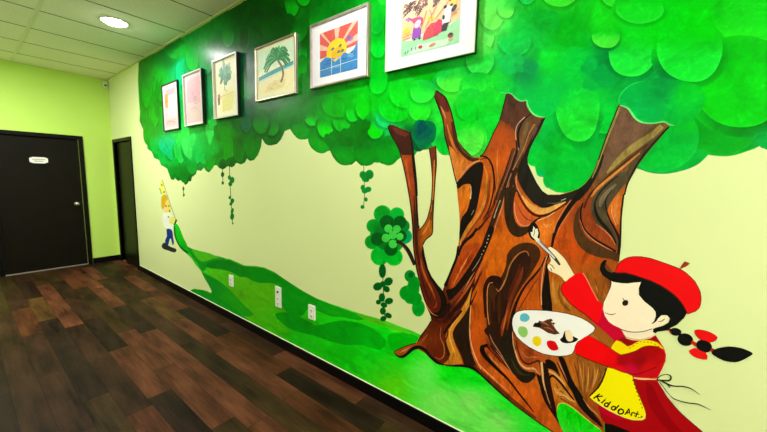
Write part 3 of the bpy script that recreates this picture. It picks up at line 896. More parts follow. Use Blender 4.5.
# black arch at the fork
S(LN, [(456.6, 181.5), (460, 177), (464, 171.5), (469, 166), (475, 162), (480, 160.5)], 1.3)
Q(BK, [(456.6, 183.5), (461, 178), (467, 170.5), (473, 165), (479, 162), (483, 163), (483.5, 170), (482, 180.5), (480, 192), (478.5, 200), (475.5, 213), (471, 221), (466, 228), (462, 240), (459.3, 240), (460, 226), (462, 217), (467, 211), (470, 200),
        (471.5, 190), (470.5, 184.5), (467, 184), (463, 185), (458, 189)], 2)
S((225, 190, 140), [(470.5, 186), (471.2, 191), (470.4, 199)], 1)
S((160, 80, 30), [(466.5, 205), (463, 213), (460.6, 217)], 1)
S((190, 180, 150), [(474, 210), (471.5, 215)], 1, (.4, .4))
# centre trunk streams
S(RB, [(480, 160), (486, 158), (490, 161), (493, 168), (494, 178), (495.5, 192), (494, 204), (489, 214), (483, 224), (479, 230)], [.8, 1.3, 1.5, 1.7, 1.7, 1.5, 2.5, 3, 2.2, 1.6])
S(LO, [(484, 166), (487, 175), (486.5, 190), (484, 203), (480, 212), (473, 222), (466, 232), (460, 243)], [.8, 2, 2.6, 2.8, 3, 3.6, 3.4, 1.6])
S((120, 50, 15), [(490, 180), (489.5, 195), (486, 207), (480, 217), (473, 227), (466, 237), (460.5, 247)], 1.2)
S(BK, [(492, 214), (484, 223), (476, 231), (468, 239), (461, 248)], [.6, 1.2, 1.6, 1.6, 1.0])
Q((84, 48, 34), [(507, 94), (513, 92), (527, 101), (536, 112), (524, 117), (518, 124), (516, 133), (510, 124), (501, 120)], 2)
S(BK, [(508, 91), (506, 96.5), (502.8, 109), (499.3, 121.5), (493, 134), (490.8, 139.5), (485.3, 150.8), (480.5, 157)], 1.1)
S((95, 62, 44), [(532, 116), (526, 120), (520, 128), (518, 138), (519, 148), (515, 160), (509, 175), (504, 192)], [5, 5, 5, 4, 4, 5, 5, 4])
S(BK, [(531, 114), (524, 120), (519.5, 128), (518, 136), (519, 146), (521, 152)], [.8, 1.6, 2.2, 2, 1.6, .8])
S((205, 160, 130), [(525, 117), (518, 124), (515.6, 132), (516.6, 143), (518.5, 150)], .9)
S((45, 22, 12), [(516, 140), (517, 150), (514, 160), (509, 172), (503, 190), (500, 204)], [1, 2.2, 2.6, 2.6, 3.2, 3])
Q((30, 26, 20), [(546, 117), (541, 127), (536, 137), (530, 149), (527.5, 158), (528, 164), (532.5, 174), (537, 183), (542.5, 191), (548, 195), (560, 195), (571, 192), (579, 188.5), (585, 184), (590, 178), (594, 171), (598, 161), (602, 152), (604, 156), (601, 167),
                (595, 180), (588, 191), (580, 200), (572, 203), (562, 206), (552, 209), (542, 208), (533, 203), (526, 195), (521, 187), (517.5, 179), (517.5, 170), (521, 160), (526, 150), (531, 139), (536, 129), (541, 120)])
S((78, 62, 62), [(541, 121), (536, 130), (532, 140)], 2, (.4, .3))
S((110, 84, 50), [(528, 122), (525, 132), (523, 142), (519, 155)], [3, 4, 3.5, 2])
S((170, 120, 85), [(535, 124), (529, 134), (525, 146), (519, 158), (513, 170), (508, 182), (505, 192)], 1.1)
S((55, 30, 16), [(517, 168), (512.5, 178), (510, 192)], 4)
S((200, 120, 90), [(516.4, 176), (516.4, 184), (519, 191), (523, 198)], 1.2)
S((50, 34, 18), [(512, 170), (514, 182), (516, 192)], 2.5)
S((215, 215, 205), [(561, 200.5), (566, 198.5)], .9, (.4, .4))
S((100, 100, 80), [(547, 203), (557, 203), (566, 199)], .8, (.3, .3))
# dark ribbon with a sparkling edge
S(DB, [(504, 186), (501, 200), (496, 213), (491, 227), (486, 240), (481, 256), (478, 266)], [4, 5.5, 5.5, 5, 5, 4, 2.5])
S((180, 150, 130), [(500.5, 200), (496.5, 210), (494, 218)], .9)
S((190, 150, 110), [(489, 232), (486.5, 240), (483, 250)], .9)
S(LN, [(505, 193), (502, 207), (497, 222), (492, 237)], .9, (.3, .3))
# hanging U ribbon
Q((50, 32, 14), [(505.6, 188), (504.2, 204.5), (505, 219.5), (509, 231), (515, 236.5), (522, 236.5), (529, 231.5), (531, 226), (527, 226), (521, 227), (516, 222), (513.5, 212), (514, 199.5), (516, 188)], 2)
Q((200, 88, 38), [(515.5, 196), (520, 204), (526, 212), (533, 218), (540, 218.5), (534, 222), (528, 226), (521, 226.5), (516.5, 221), (514.5, 210)], 2)
S((125, 45, 15), [(518, 205), (522, 214), (529, 220), (536, 221)], 1.1, (.4, .4))
S((225, 140, 95), [(514.5, 202), (515.3, 213), (519, 223), (526, 226), (532, 223)], .9)
S((224, 158, 78), [(522, 196), (529, 205), (538, 210.5), (548, 210.5), (557, 206.5), (566, 202)], [2, 4.5, 6.5, 6, 4.5, 1.5])
S((70, 18, 8), [(517, 190), (521, 199), (527, 208.5), (534, 214.5), (541, 216), (550, 213.5), (560, 207.5), (569, 201.5), (577, 197)], [1.2, 2, 2.4, 2.6, 2.6, 2.2, 1.8, 2, 2.4])
S((240, 200, 140), [(539, 218.5), (534, 221), (545, 218), (555, 212)], .7)
S(BK, [(541, 217), (535, 221), (531.5, 226), (529, 232)], [1.4, 2.2, 3, 3.4])
S((215, 135, 65), [(543, 224), (548, 226), (552, 224)], 3, (.3, .3))
# ribbon running down from the right fork
S(BK, [(583, 190), (576, 198), (570, 206), (563, 217), (556.5, 228), (553.5, 238), (551, 250), (546, 262)], [5, 5.5, 4.6, 4, 4, 3, 2, 1.2])
S((210, 120, 80), [(571, 200), (563, 211), (556.5, 223), (553.5, 233)], .9)
S((200, 110, 60), [(575, 205), (567, 216), (560, 227), (556, 238)], .9, (.3, .3))
# big dark arch under the brush
Q((66, 34, 12), [(506, 266), (507, 255), (513, 247), (522, 243), (532, 243), (539, 248), (540.5, 256), (537, 264), (531, 274), (523, 285), (516, 297), (511, 310), (507, 325), (505, 340), (504, 356), (508, 366), (500, 362), (493, 350), (488, 336), (486, 318), (486, 304), (487, 291), (492, 282), (497, 283), (501, 277)], 2)
Q((45, 20, 9), [(515, 258), (523, 252.5), (529.5, 254), (531, 262), (527, 274), (520, 286), (514, 298), (509, 313), (506, 330), (503, 345), (497, 340), (492, 322), (491, 304), (498, 293), (504, 286), (509, 272)], 2)
S((82, 28, 11), [(520, 264), (518, 276), (513, 288), (508, 300)], [1.5, 5, 6, 2])
S((112, 44, 16), [(523, 267), (521, 276), (516, 288), (511, 299), (507, 313), (503, 330)], [1.2, 3, 3.5, 3.5, 3, 1.2])
S((180, 108, 62), [(529, 256), (527.5, 252.3), (524, 251.3), (518, 254.5), (512.5, 261), (509, 268), (506.5, 277), (503, 285), (499, 291), (496, 288.5)], [.6, .9, 1.1, 1.2, 1.2, 1.2, 1.2, 1.3, 1.3, .6])
Q((44, 18, 10), [(483.5, 304), (483, 290), (485.5, 281), (490, 276), (496, 275.5), (501.5, 278), (502, 284), (498.5, 290), (495.5, 286), (491.5, 284), (489, 289), (488.5, 300), (489, 312), (485, 318)], 2)
S((205, 125, 70), [(493, 282.5), (489.5, 283.5), (487.5, 290), (487.3, 303), (488, 316), (490, 328), (494, 340)], .9)
S((74, 32, 14), [(495, 289), (494, 300), (494, 312)], 2, (.4, .4))
S((66, 34, 14), [(500, 290), (499, 310), (500, 330)], 3, (.4, .4))
# lines falling from the hand
S((40, 14, 8), [(545.5, 257), (541, 267), (534, 276), (526, 285), (519, 297), (514, 310), (511, 325), (510, 338), (514, 350)], [1, 1.8, 2.2, 2.4, 2.8, 3.4, 4.4, 5, 5])
S((185, 75, 25), [(538, 274), (531, 283), (524, 293), (518, 305)], 1.5, (.3, .3))
S((110, 35, 15), [(541, 275), (534, 284), (528, 294), (522, 304), (518, 312)], 1.2, (.3, .3))
Q(BK, [(546.5, 262), (549, 275), (550.5, 292), (552.5, 312), (543, 312), (541.5, 298), (543, 284), (545, 272)], 2)
S((220, 160, 110), [(547.3, 256), (544, 266), (542.3, 278), (541.3, 292), (541.6, 305)], .9)
S((150, 50, 20), [(541.6, 264), (540, 276), (539.5, 292), (540, 306)], 1.6, (.3, .3))
S((195, 130, 50), [(553, 276), (553.5, 290), (556, 304)], [1, 3.4, 3])
S((130, 76, 24), [(560, 284), (559, 294), (563, 304), (570, 311)], [1, 2.4, 3, 2])
S((205, 140, 60), [(563, 291), (565, 300), (571, 307)], 1.3, (.3, .3))
# left flank
Q((172, 66, 14), [(463, 249), (471, 244), (480, 243), (478, 252), (471, 265), (462, 276), (454, 288), (450, 291), (451.5, 282), (457, 270), (460.5, 258.5)], 2)
S((225, 125, 50), [(472, 251), (466, 261), (460, 271), (453.5, 285)], 1.6, (.3, .2))
S((120, 40, 10), [(476, 250), (469, 262), (461, 273)], 1.4, (.3, .3))
S(BK, [(458.4, 246), (456.8, 257), (453, 267), (448.5, 278), (445.5, 286)], [2, 2.5, 2.5, 2.5, 4])
S(BK, [(484, 243), (479, 254), (472, 268), (464, 280), (456, 290), (447, 294)], [2, 4, 6, 6.5, 7, 8])
S((235, 220, 190), [(461, 243), (459.5, 252)], .8, (.5, .5))
S((200, 95, 30), [(484, 262), (477, 276), (469, 290), (462, 302), (455, 312)], [1.5, 3.6, 4, 3.2, 1.5])
S((60, 22, 10), [(483, 258), (475, 273), (466, 287), (457, 299), (450, 307), (446, 318)], [1.2, 2, 2, 2.2, 3, 4])
S(LN, [(481, 260), (474, 272), (468, 283), (463, 292)], .8, (.3, .3))
S((85, 28, 12), [(480, 274), (473, 289), (466, 301), (458, 313), (451, 321)], [1, 2, 2.6, 3, 2])
S((60, 26, 12), [(477, 291), (471, 304), (464, 316), (455, 327), (448, 333), (446, 343), (449, 356)], [1, 1.6, 2, 2.4, 3.2, 4.4, 4])
S((70, 20, 10), [(431, 318), (440, 322), (447, 320), (455, 310)], [2, 4, 5, 3])
# yellow-ochre strip
Q((205, 128, 34), [(471, 298), (469, 303), (462, 312), (454.5, 321), (447.5, 330.5), (445.5, 337), (447.5, 346), (450.5, 354), (448.5, 359.5), (443.5, 364), (452, 364.8), (463, 363.5), (460, 355), (456, 346), (453, 338), (452.5, 332), (456, 325.5), (463.5, 316), (469.5, 306)], 1)
S((235, 170, 70), [(466, 308), (458, 317), (451.5, 327), (449.5, 335), (452, 345), (456, 356)], 1.3, (.3, .3))
Q((38, 22, 12), [(471.5, 299), (470, 306), (464, 316), (457, 326), (453, 333), (455, 342), (459, 350), (463, 360), (464.5, 365), (472, 367.5), (479, 371), (473.5, 358), (470, 345), (469.3, 330), (470, 315)], 2)
S((235, 165, 110), [(471, 305), (470, 320), (470, 335), (472, 347), (476, 358), (481, 369)], [.7, 1.1, 1.3, 1.3, 1.3, .7])
S(RB, [(442, 322), (448, 332), (444, 345), (446, 356), (443, 361), (438, 360), (434, 354)], [1, 1.6, 1.8, 2.6, 2.8, 2, 1])
S((200, 110, 60), [(441, 327), (440.5, 337), (444, 346), (444, 355), (440, 359), (435, 357)], .8, (.4, .4))
S((155, 70, 30), [(428, 334), (423, 340), (420, 345)], 2, (.3, .3))
S(BK, [(418, 341), (425, 331), (431, 321)], .9)
S(BK, [(394, 352.4), (398, 356), (403, 356.6), (408, 353), (413, 348.6), (419, 347), (425, 350), (431.5, 357.5), (438, 362.8), (444, 364.6)], [.8, 1.6, 2.4, 3, 3.4, 3.4, 3, 2.6, 2.4, 1.2])
S(BK, [(394, 351.6), (400, 348.6), (407, 345.6), (416, 343)], .8)
S((215, 140, 80), [(400, 352.5), (405, 350), (410, 347.5)], 1.3, (.3, .3))
S(BK, [(446, 365.6), (455, 365.8), (464, 365.9), (472, 368), (480, 373.6), (492.5, 385.3), (505, 396.6), (517.5, 406.8), (528, 414.6), (541, 424), (552, 431), (566, 441)], [.8, 1.8, 2.6, 2.4, 2, 1.7, 1.5, 1.3, 1.2, 1.1, 1, 1])
# lower streams towards the right root
S((110, 45, 15), [(474, 365), (484, 374), (496, 385), (509, 397), (521, 407), (536, 418)], [1.5, 3, 3.5, 3.5, 3.5, 2])
S((235, 160, 95), [(472, 352), (479, 364), (489, 374), (500, 384), (511, 394)], 1, (.3, .3))
Q((44, 22, 12), [(484, 330), (489, 337), (495, 345), (501, 354), (507, 363), (513, 372), (519, 380), (524, 382), (516, 372), (511, 362), (508, 350), (506, 338), (504, 326), (494, 322)], 2)
S(BK, [(485.5, 346), (482.5, 347), (482.5, 351), (485.5, 356.4), (491, 362.5), (498, 369.5), (506, 377), (512, 384), (518, 392), (526, 402), (534, 412)], [2.5, 4.5, 5, 4.2, 3.6, 3, 2.4, 2, 1.8, 1.6, .8])
S(BK, [(484, 345.5), (488.5, 346), (494, 352), (500, 358), (505, 363.5), (510, 369), (514, 374)], [3, 4, 4, 4, 3.5, 2.4, .8])
S((215, 135, 70), [(488.5, 353.5), (492, 359), (498, 365), (505, 371)], [.6, 1.4, 1.2, .4])
S((150, 62, 26), [(502, 332), (502.6, 344), (504, 354), (508, 363), (512, 371)], 1.1, (.4, .4))
S((190, 130, 100), [(489.5, 334), (493, 342), (499, 351), (505, 360)], .7, (.4, .4))
S((120, 40, 15), [(486, 338), (491, 349), (499, 357), (505, 366)], 2, (.3, .3))
S((215, 140, 90), [(496, 350), (503, 359), (509, 368), (513, 374)], .8, (.3, .3))
Q((34, 26, 14), [(499, 345), (503, 356), (509, 366.5), (515, 375.5), (521, 381.5), (527.5, 383), (533, 379.5), (536, 375), (534, 372), (529, 371.5), (522.5, 368.5), (518, 362), (515.5, 354), (512, 344), (509, 332), (504, 330)], 2)
S((58, 52, 30), [(511, 358), (516, 368), (522, 374), (529, 375)], 2.2, (.3, .3))
S((226, 165, 110), [(512.5, 332), (513.5, 344), (516.5, 355), (520, 363), (526, 368), (533, 368.3), (536.5, 371), (538.5, 379), (540, 388)], [.7, 1, 1.3, 1.4, 1.7, 2, 1.3, .9, .5])
S((90, 30, 12), [(516, 340), (518, 350), (522, 360), (528, 364), (534, 362), (539, 361), (541, 367), (542, 376)], [1, 1.6, 2, 2, 2, 2.4, 2, 1.2])
S((200, 110, 60), [(522, 352), (527, 357), (533, 357), (539, 357)], 1.6, (.4, .4))
S((160, 60, 30), [(524, 348), (531, 353), (538, 356)], 2, (.4, .4))
Q((36, 16, 10), [(536, 372), (538, 380), (540.5, 389), (544, 400), (550, 410), (556, 419), (561, 428), (558, 418), (556, 408), (553.5, 396), (551, 384), (549.5, 374), (547, 366), (543, 362), (541, 368), (540.5, 376)], 2)
S((225, 170, 110), [(541.5, 362), (542.5, 372), (543.5, 382), (546.5, 394), (550, 404)], [2.2, 2.2, 1.6, 1, .6])
S((110, 60, 40), [(545, 390), (548, 400), (551.5, 408)], .8)
Q(BK, [(545.5, 360), (550, 359.5), (555.5, 363.5), (559, 372), (560.5, 377), (556, 372), (551, 369), (546.5, 367.5)], 2)
S((40, 14, 8), [(548, 384), (550, 377), (554, 376), (560, 382), (567, 391), (574, 400)], [1.5, 2.4, 2.4, 2.2, 1.8, 1.2])
S((225, 165, 90), [(549, 371), (554, 373.5), (560, 379), (566, 386)], [2.4, 2, 1.6, .6])
S((222, 160, 80), [(554, 388), (560, 394), (568, 398), (575, 402)], [1, 3, 3.4, 1])
S((120, 60, 20), [(556, 384), (560, 390), (567, 394)], .9)
S((55, 18, 12), [(557, 362), (562, 372), (567, 382), (573, 392), (579, 401)], 1.6, (.5, .3))
S((215, 130, 100), [(559, 362), (564, 373), (570, 385), (576, 396), (580, 404)], [.8, 1, 1.6, 1.6, .8])
Q(BK, [(558, 355), (564, 358), (568, 368), (572.5, 380), (580, 392), (588, 404), (596, 416), (603, 427), (597, 424), (588, 415.5), (579, 406), (573.5, 395), (568.5, 384), (564, 372), (560, 362)], 2)
S((130, 70, 30), [(560, 398), (568, 402), (577, 408), (587, 416), (597, 424)], 1.4)
for a in range(5):
    x0 = 577 + a * 5.5
    S((200, 130, 60) if a % 2 else (120, 68, 24), [(x0, 358 + a * 2), (x0 + 1.5, 368 + a * 2), (x0 + (1.5 if a < 3 else -1), 380 + a * 1.5)], 1.3, (.3, .3))
S((190, 120, 60), [(583, 398), (590, 408), (597, 414), (601, 420)], 1.6, (.3, .3))
S((60, 20, 12), [(590, 412), (597, 418), (602, 425)], 1.5, (.3, .3))
# right fork
Q((112, 80, 60), [(617, 108), (627, 109), (640, 122), (652, 124), (646, 133), (634, 144), (622, 154), (610, 166), (601, 178), (598, 178), (604, 158), (610, 140)], 2)
S((150, 132, 72), [(619.5, 107), (613.5, 122), (607.5, 137), (602, 152), (597, 167), (592, 178)], [2, 3, 2.6, 2, 1.5, 1])
S(BK, [(618.5, 106), (612, 122.5), (606.3, 137), (602, 149.5), (598.5, 160)], 1.2)
S((148, 128, 66), [(662, 126), (652, 135), (640, 143), (629, 151), (618, 161), (607, 173)], [5, 6, 7, 7, 5.5, 2])
S((80, 66, 42), [(668, 127.5), (658, 138), (650, 146), (643, 154), (636, 163), (630, 173), (624.5, 184)], [1.5, 3.5, 5, 6, 6.5, 7, 6])
S(BK, [(669, 127), (661, 135), (651, 146), (643.5, 155), (636.5, 165.5), (631, 176), (627, 185), (624.5, 195)], 1.6)
S((75, 30, 12), [(648, 144), (636, 153), (624, 163), (612, 173), (602, 182), (594, 190), (588, 198), (584, 208)], [.9, 1.2, 1.5, 1.7, 1.8, 2, 2, 2])
S((205, 130, 62), [(640, 153), (628, 163), (617, 172), (606, 181), (597, 189), (591, 197)], [.8, 1.8, 2.4, 2.6, 2.6, 1.5])
Q((78, 66, 44), [(612, 178), (622, 172), (627, 173), (625.5, 183), (620, 190), (614, 198), (609, 206), (607, 214), (609, 221), (613, 229), (617, 238), (618.5, 249), (613, 240), (606, 232), (598, 225), (592.5, 216), (590.5, 205), (594, 196), (601, 188)], 2)
S((120, 104, 80), [(616, 184), (608, 192), (602, 200), (600, 207)], [2, 4.5, 5, 2])
S((22, 18, 10), [(618, 176), (607, 185), (599, 194), (595, 203), (596, 213), (601, 222), (609, 231), (616, 243)], [.8, 1.4, 1.6, 2, 3, 3.6, 3, 2])
S((22, 18, 10), [(612, 190), (606, 199), (606, 208), (610, 220), (616, 231), (619.5, 241), (618.5, 254)], [.8, 1.2, 1.4, 2, 2.4, 3, 3])
S((205, 120, 55), [(619, 192), (616, 203), (615.5, 214), (618, 224)], [1, 3, 4, 1.5])
S((225, 150, 90), [(612, 205), (612, 214), (616, 225)], .9)
S((22, 14, 8), [(623.6, 194), (622.2, 206), (621, 218), (620.6, 232), (620, 246), (618.6, 258)], 1.8)
S((215, 120, 75), [(596, 224), (604, 230), (611, 237), (615.5, 245)], 1.1, (.4, .4))
Q((76, 46, 18), [(580, 206), (575.5, 214), (573.4, 226), (575, 238), (581, 248), (590, 254), (600, 257.5), (611, 259), (619, 262), (618.3, 254), (610, 249.6), (600, 245), (590, 240), (584, 233.5), (580, 226), (578.6, 216)], 2)
S(BK, [(583, 203), (580.6, 212), (582, 224), (587.5, 233), (596, 240), (606, 245.5), (616, 251.5)], [1.4, 1.9, 2, 2.2, 2.2, 2, 2])
S((222, 140, 95), [(580, 220), (584.5, 231), (593, 239.5), (604, 246.5), (613, 251)], .8, (.4, .4))
S((110, 60, 22), [(604, 262), (610, 272), (613, 285), (608, 296)], [1, 4, 5, 2])
# more of the flowing bark on the left flank
S(BK, [(476.5, 228), (472.5, 235), (467, 239.5), (463, 243.5), (460.5, 249), (458.8, 256)], [1.5, 3.2, 3, 2.8, 2.4, 1])
Q((24, 14, 8), [(489, 226), (494.5, 228), (491.5, 238), (487, 249), (482, 260), (475, 271), (468, 281), (461, 291), (454, 298), (448, 300), (450, 294), (457, 286), (464, 276), (471, 265), (478, 255), (484, 244), (486.5, 235)], 2)
for q in [(489.2, 235), (488.3, 238.5), (487.2, 242), (485.8, 246), (484, 250), (482.2, 253.6)]:
    S((205, 170, 140), [q, (q[0] - .5, q[1] + 1.4)], .8, n=1)
S((190, 150, 115), [(481.5, 256), (477, 264), (472, 271)], .7, (.4, .4))
S((170, 48, 10), [(464, 258), (460, 266), (458, 274)], 2.2, (.3, .3))
S((150, 44, 10), [(472, 252), (468, 260), (464, 268)], 1.8, (.3, .3))
S((62, 18, 8), [(476, 275), (470, 288), (463, 298)], 1.6, (.4, .4))
S((62, 18, 8), [(482, 271), (475, 287), (469, 297)], 1.5, (.4, .4))
S((44, 18, 10), [(473, 283), (468, 293), (461, 303), (453, 312), (446, 320)], [1.5, 4, 4.6, 4, 2])
S((120, 48, 22), [(466, 284), (460, 293), (452, 302), (449, 306)], [1, 3, 3.4, 1.6])
S((32, 12, 8), [(472, 296), (464, 308), (456, 318), (448, 327), (444, 334)], [.8, 1.8, 2.2, 2.6, 2])
S((205, 128, 34), [(472.5, 288), (470.5, 295), (467.5, 303), (463, 311)], [1.2, 3, 4.6, 5])
S((232, 168, 80), [(472, 291), (469.6, 299), (465, 307)], .9, (.4, .4))
S((24, 10, 6), [(475, 278), (472.8, 289), (470.6, 300), (469.4, 311)], 1.3, (.5, .5))
S((38, 16, 9), [(440, 318), (446, 310), (450, 303)], [4, 5, 3])
S((138, 52, 18), [(509, 303), (507, 315), (503, 326), (502, 336)], [1.5, 4, 4, 1.5])
S((200, 112, 40), [(507.5, 310), (505, 320), (503, 330)], 1, (.3, .3))
# fork streams
S((96, 52, 30), [(514, 148), (510, 162), (506, 174), (501, 186), (496, 200)], [3, 4.5, 4.5, 4.5, 3])
S((24, 12, 8), [(512, 150), (507.5, 165), (503, 179), (498, 192), (494, 204)], .9)
S((24, 12, 8), [(517, 152), (513, 166), (508.5, 178), (505, 190)], .9)
S((150, 92, 62), [(514.5, 152), (510.5, 165), (506, 177), (501, 190)], .8)
S((28, 12, 8), [(480, 155.8), (485, 156.6), (489, 159.5), (492.5, 167), (494.3, 180), (493, 194), (489, 209), (483, 220)], [1.4, 1.6, 1.8, 1.8, 1.8, 1.6, 1.4, 1])
S((120, 44, 14), [(488, 184), (488, 196), (485, 208), (480, 219)], 1.4, (.4, .4))
S((215, 125, 55), [(497.5, 150), (497, 165), (498, 180), (495, 196)], 1.1, (.3, .3))
# rays of lighter bark between the palette and the apron
for (x0, y0), (x1, y1), c, w_ in [((574, 362), (580, 388), (110, 62, 20), 2), ((579, 363), (583, 392), (198, 126, 52), 1.8), ((584, 364), (584.5, 392), (120, 70, 26), 1.6), ((588.5, 366), (586.5, 392), (205, 135, 60), 1.8), ((593.5, 368), (589, 390), (124, 72, 28), 1.5),
                                   ((598, 369), (592, 388), (210, 142, 66), 2), ((602, 370), (596, 385), (130, 78, 30), 1.3), ((604.5, 371), (599.5, 382), (206, 140, 70), 1.2), ((568, 361), (574, 382), (190, 118, 48), 1.6), ((596, 340), (606, 352), (112, 66, 26), 2), ((590, 333), (600, 343), (186, 118, 50), 1.5)]:
    S(c, [(x0, y0), ((x0 + x1) / 2 + .8, (y0 + y1) / 2), (x1, y1)], w_, (.3, .2))
S((34, 18, 8), [(606.5, 368), (603.5, 377), (598.5, 387), (589.5, 396)], [1.6, 2, 2, 1.4])
S((210, 140, 60), [(556, 391), (561, 389), (566, 393), (571, 399)], [1, 2.4, 2.2, .8])
S((150, 84, 30), [(557, 397), (563, 396.5), (570, 401)], 1.2, (.4, .4))
for i in range(14):
    a_, b_ = 566 + (i * 37 % 46), 268 + (i * 23 % 36)
    if a_ - 566 < (b_ - 258) * .8 and b_ > 276:
        continue
    S((198, 112, 40) if i % 2 else (112, 58, 20), [(a_, b_), (a_ + 2, b_ + 4), (a_ + 2.5, b_ + 8)], 1.1, (.3, .3))
# green meadow seen under the arched root
trk.poly(field([(575, 415, (5, 212, 5)), (562, 436, (60, 220, 50))]), [(556.5, 410), (558.5, 404), (563.5, 402.8), (572, 407), (580.5, 413.8), (590.5, 422), (598, 427.5), (603, 432), (612, 450), (590, 452), (573, 441), (563.6, 432), (559.5, 424), (557.2, 416)], 0, 5)
S((225, 215, 90), [(556.8, 411), (558.3, 404.6), (563.5, 402.8), (572, 407), (580.5, 413.8), (590.5, 422), (600, 429)], .6)
trk.build('tree_trunk', P_BARK, mural, 'painted brown trunk of swirling bark with forked limbs and roots')

# foliage lobes that overlap the trunk tops
lf = field([(510, 75, (0, 208, 80)), (545, 90, (0, 208, 75)), (530, 70, (0, 170, 85)), (575, 95, (0, 215, 70)), (650, 95, (0, 175, 75)), (630, 90, (0, 195, 80)), (690, 100, (0, 205, 50))], 3, 3)


def lfm(x, y):
    t_ = max(0, min(1, (y - 76) / 30))
    return mixc(leaf(x, y), tuple(k_ * .95 for k_ in lf(x, y)), t_)


RIM = (105, 228, 125)
OV = [(500, 92), (505, 93.3), (509, 93), (513, 95), (516, 98.3), (521, 101), (526.5, 100.6), (527.6, 105), (530, 110), (534, 114.3), (539, 116.6), (545, 117), (551, 115), (556, 110.5)]
fol.poly(lfm, OV + [(560, 100), (556, 84), (540, 74), (520, 72), (502, 76), (495, 84)], 0, 4)
fol.stroke(RIM, OV[:12], [.4, .6, .8, 1.2, 1.5, 1.2, 1.2, 1.8, 1.8, 1.8, 1.4, .6])
OV = [(620, 105.5), (624, 106.5), (628, 108.3), (631, 112), (633.5, 116), (637, 119.6), (641, 121.8), (646, 123), (652, 123.3), (658, 122.6), (664, 121.7), (669.5, 124.6), (675, 125.8), (683, 124.6), (690, 121.5), (697, 116), (702, 109)]
fol.poly(lfm, OV + [(706, 98), (700, 86), (680, 80), (655, 78), (636, 82), (626, 88), (620.5, 95), (618.8, 101)], 0, 4)
fol.stroke(RIM, OV[:13], [.8, 1.4, 2, 2, 2, 2, 1.8, 1.5, 1.4, 1.4, 1.6, 1.6, .4])
fol.stroke((40, 205, 95), [(619, 104), (619, 99), (621, 94), (626, 88.5), (633, 84), (642, 81.5)], [1, 1.2, 1.1, 1, .8, .3])
fol.build('tree_foliage', P_LEAF, mural, 'painted green scalloped crown of the tree')


# ================================================================== clover and hanging vines
def petal_ring(P, cx, cy, r, pr, n, col, rim=None, ph=0, el=1.0):
    for k in range(n):
        a = ph + 2 * pi * k / n
        P.disc(col, cx + r * cos(a), cy + r * sin(a), pr * el, pr, a, rim=rim)


P = Paint()
P.disc((0, 150, 34), 388, 236, 18, 19, rim=(0, 165, 40))
for x, y, r, c in [(382.5, 214, 8, (0, 160, 35)), (397, 214.5, 6.5, (0, 180, 50)), (373.5, 226, 6.2, (0, 150, 35)), (372, 242, 6.4, (0, 155, 30)), (380, 256, 8.5, (0, 185, 40)), (394, 257, 8, (0, 185, 35)), (405, 236.5, 6.5, (0, 160, 90)), (403, 226, 6, (0, 140, 50)), (388, 236, 14, (0, 120, 30))]:
    P.disc(c, x, y, r + .8, rim=clampc((0, c[1] + 22, c[2] + 5)))
for x, y, r in [(387, 222.5, 7.5), (400, 222.5, 6.8), (377.5, 239, 7), (391, 249, 7), (401, 236, 6)]:
    P.disc((0, 88, 22), x, y, r, rim=(0, 120, 25))
for x, y, r in [(388.5, 228.5, 4), (397, 229, 3.8), (386, 238, 4.2), (393, 244, 4.2), (400, 236.5, 3.6), (393, 235, 4)]:
    P.disc((60, 205, 70), x, y, r, rim=(85, 215, 80))
P.build('clover_flower', P_LEAF, mural, 'large painted green clover flower left of the trunk')
P = Paint()
P.stroke((38, 26, 14), [(396.5, 241.5), (402, 244), (407, 249), (411, 256), (414.5, 265)], [3, 3.6, 4, 4, 3])
P.stroke((90, 60, 30), [(398, 243), (404, 247), (409, 255)], .7)
P.build('flower_stem', P_BARK, mural, 'short dark stem joining clover flower to the limb')
P = Paint()
for x, y, rx, ry, c in [(410, 276, 5.5, 6, (0, 140, 30)), (407, 293, 7.5, 7.5, (0, 150, 30)), (413, 289, 6.5, 8, (0, 160, 30)), (418.5, 308, 6.5, 8.5, (0, 165, 35)), (416, 299, 6, 7, (0, 150, 25)), (414, 284, 6, 8, (0, 145, 28)), (411, 297, 7, 7, (0, 152, 28))]:
    P.disc(c, x, y, rx, ry, rim=clampc((5, c[1] + 6, c[2] + 4)))
P.disc((0, 90, 40), 411, 275, 2.6, 3, rim=(0, 120, 35))
P.build('clover_leaf', P_LEAF, mural, 'painted three-lobed green clover leaf against the left limb')
P = Paint()
P.stroke((40, 90, 20), [(384, 262), (383, 280), (384, 300), (385, 321)], .8)
for x, y, rx, ry, ro in [(382.5, 271, 3.6, 7, 0), (377.8, 286.5, 4.8, 4, -.4), (388.5, 281.5, 4.6, 4, -.6), (386.5, 289, 3.6, 3, .7), (383, 284, 3, 3, 0), (382, 297.5, 3.2, 4.4, 0), (378.5, 302, 2.6, 2.4, 0), (389, 301, 4.2, 3.2, -.2), (384, 305, 3.4, 2.6, .4),
                         (383, 311, 3, 3.6, 0), (388.5, 315.5, 3.6, 2.6, .5), (383.5, 318.5, 3.2, 2.6, -.4)]:
    P.disc((0, 92, 24), x, y, rx, ry, ro, rim=(0, 120, 30))
P.build('clover_vine', P_LEAF, mural, 'string of dark clovers hanging under the clover flower')


def vine(label, line, leaves, col=(0, 110, 35)):
    P = Paint()
    P.stroke((60, 90, 30), line, .6)
    for x, y, rx, ry in leaves:
        P.disc(col, x, y, rx, ry, random.uniform(-.3, .3), rim=clampc((0, col[1] + 20, col[2])))
    P.build('hanging_vine', P_LEAF, mural, label)


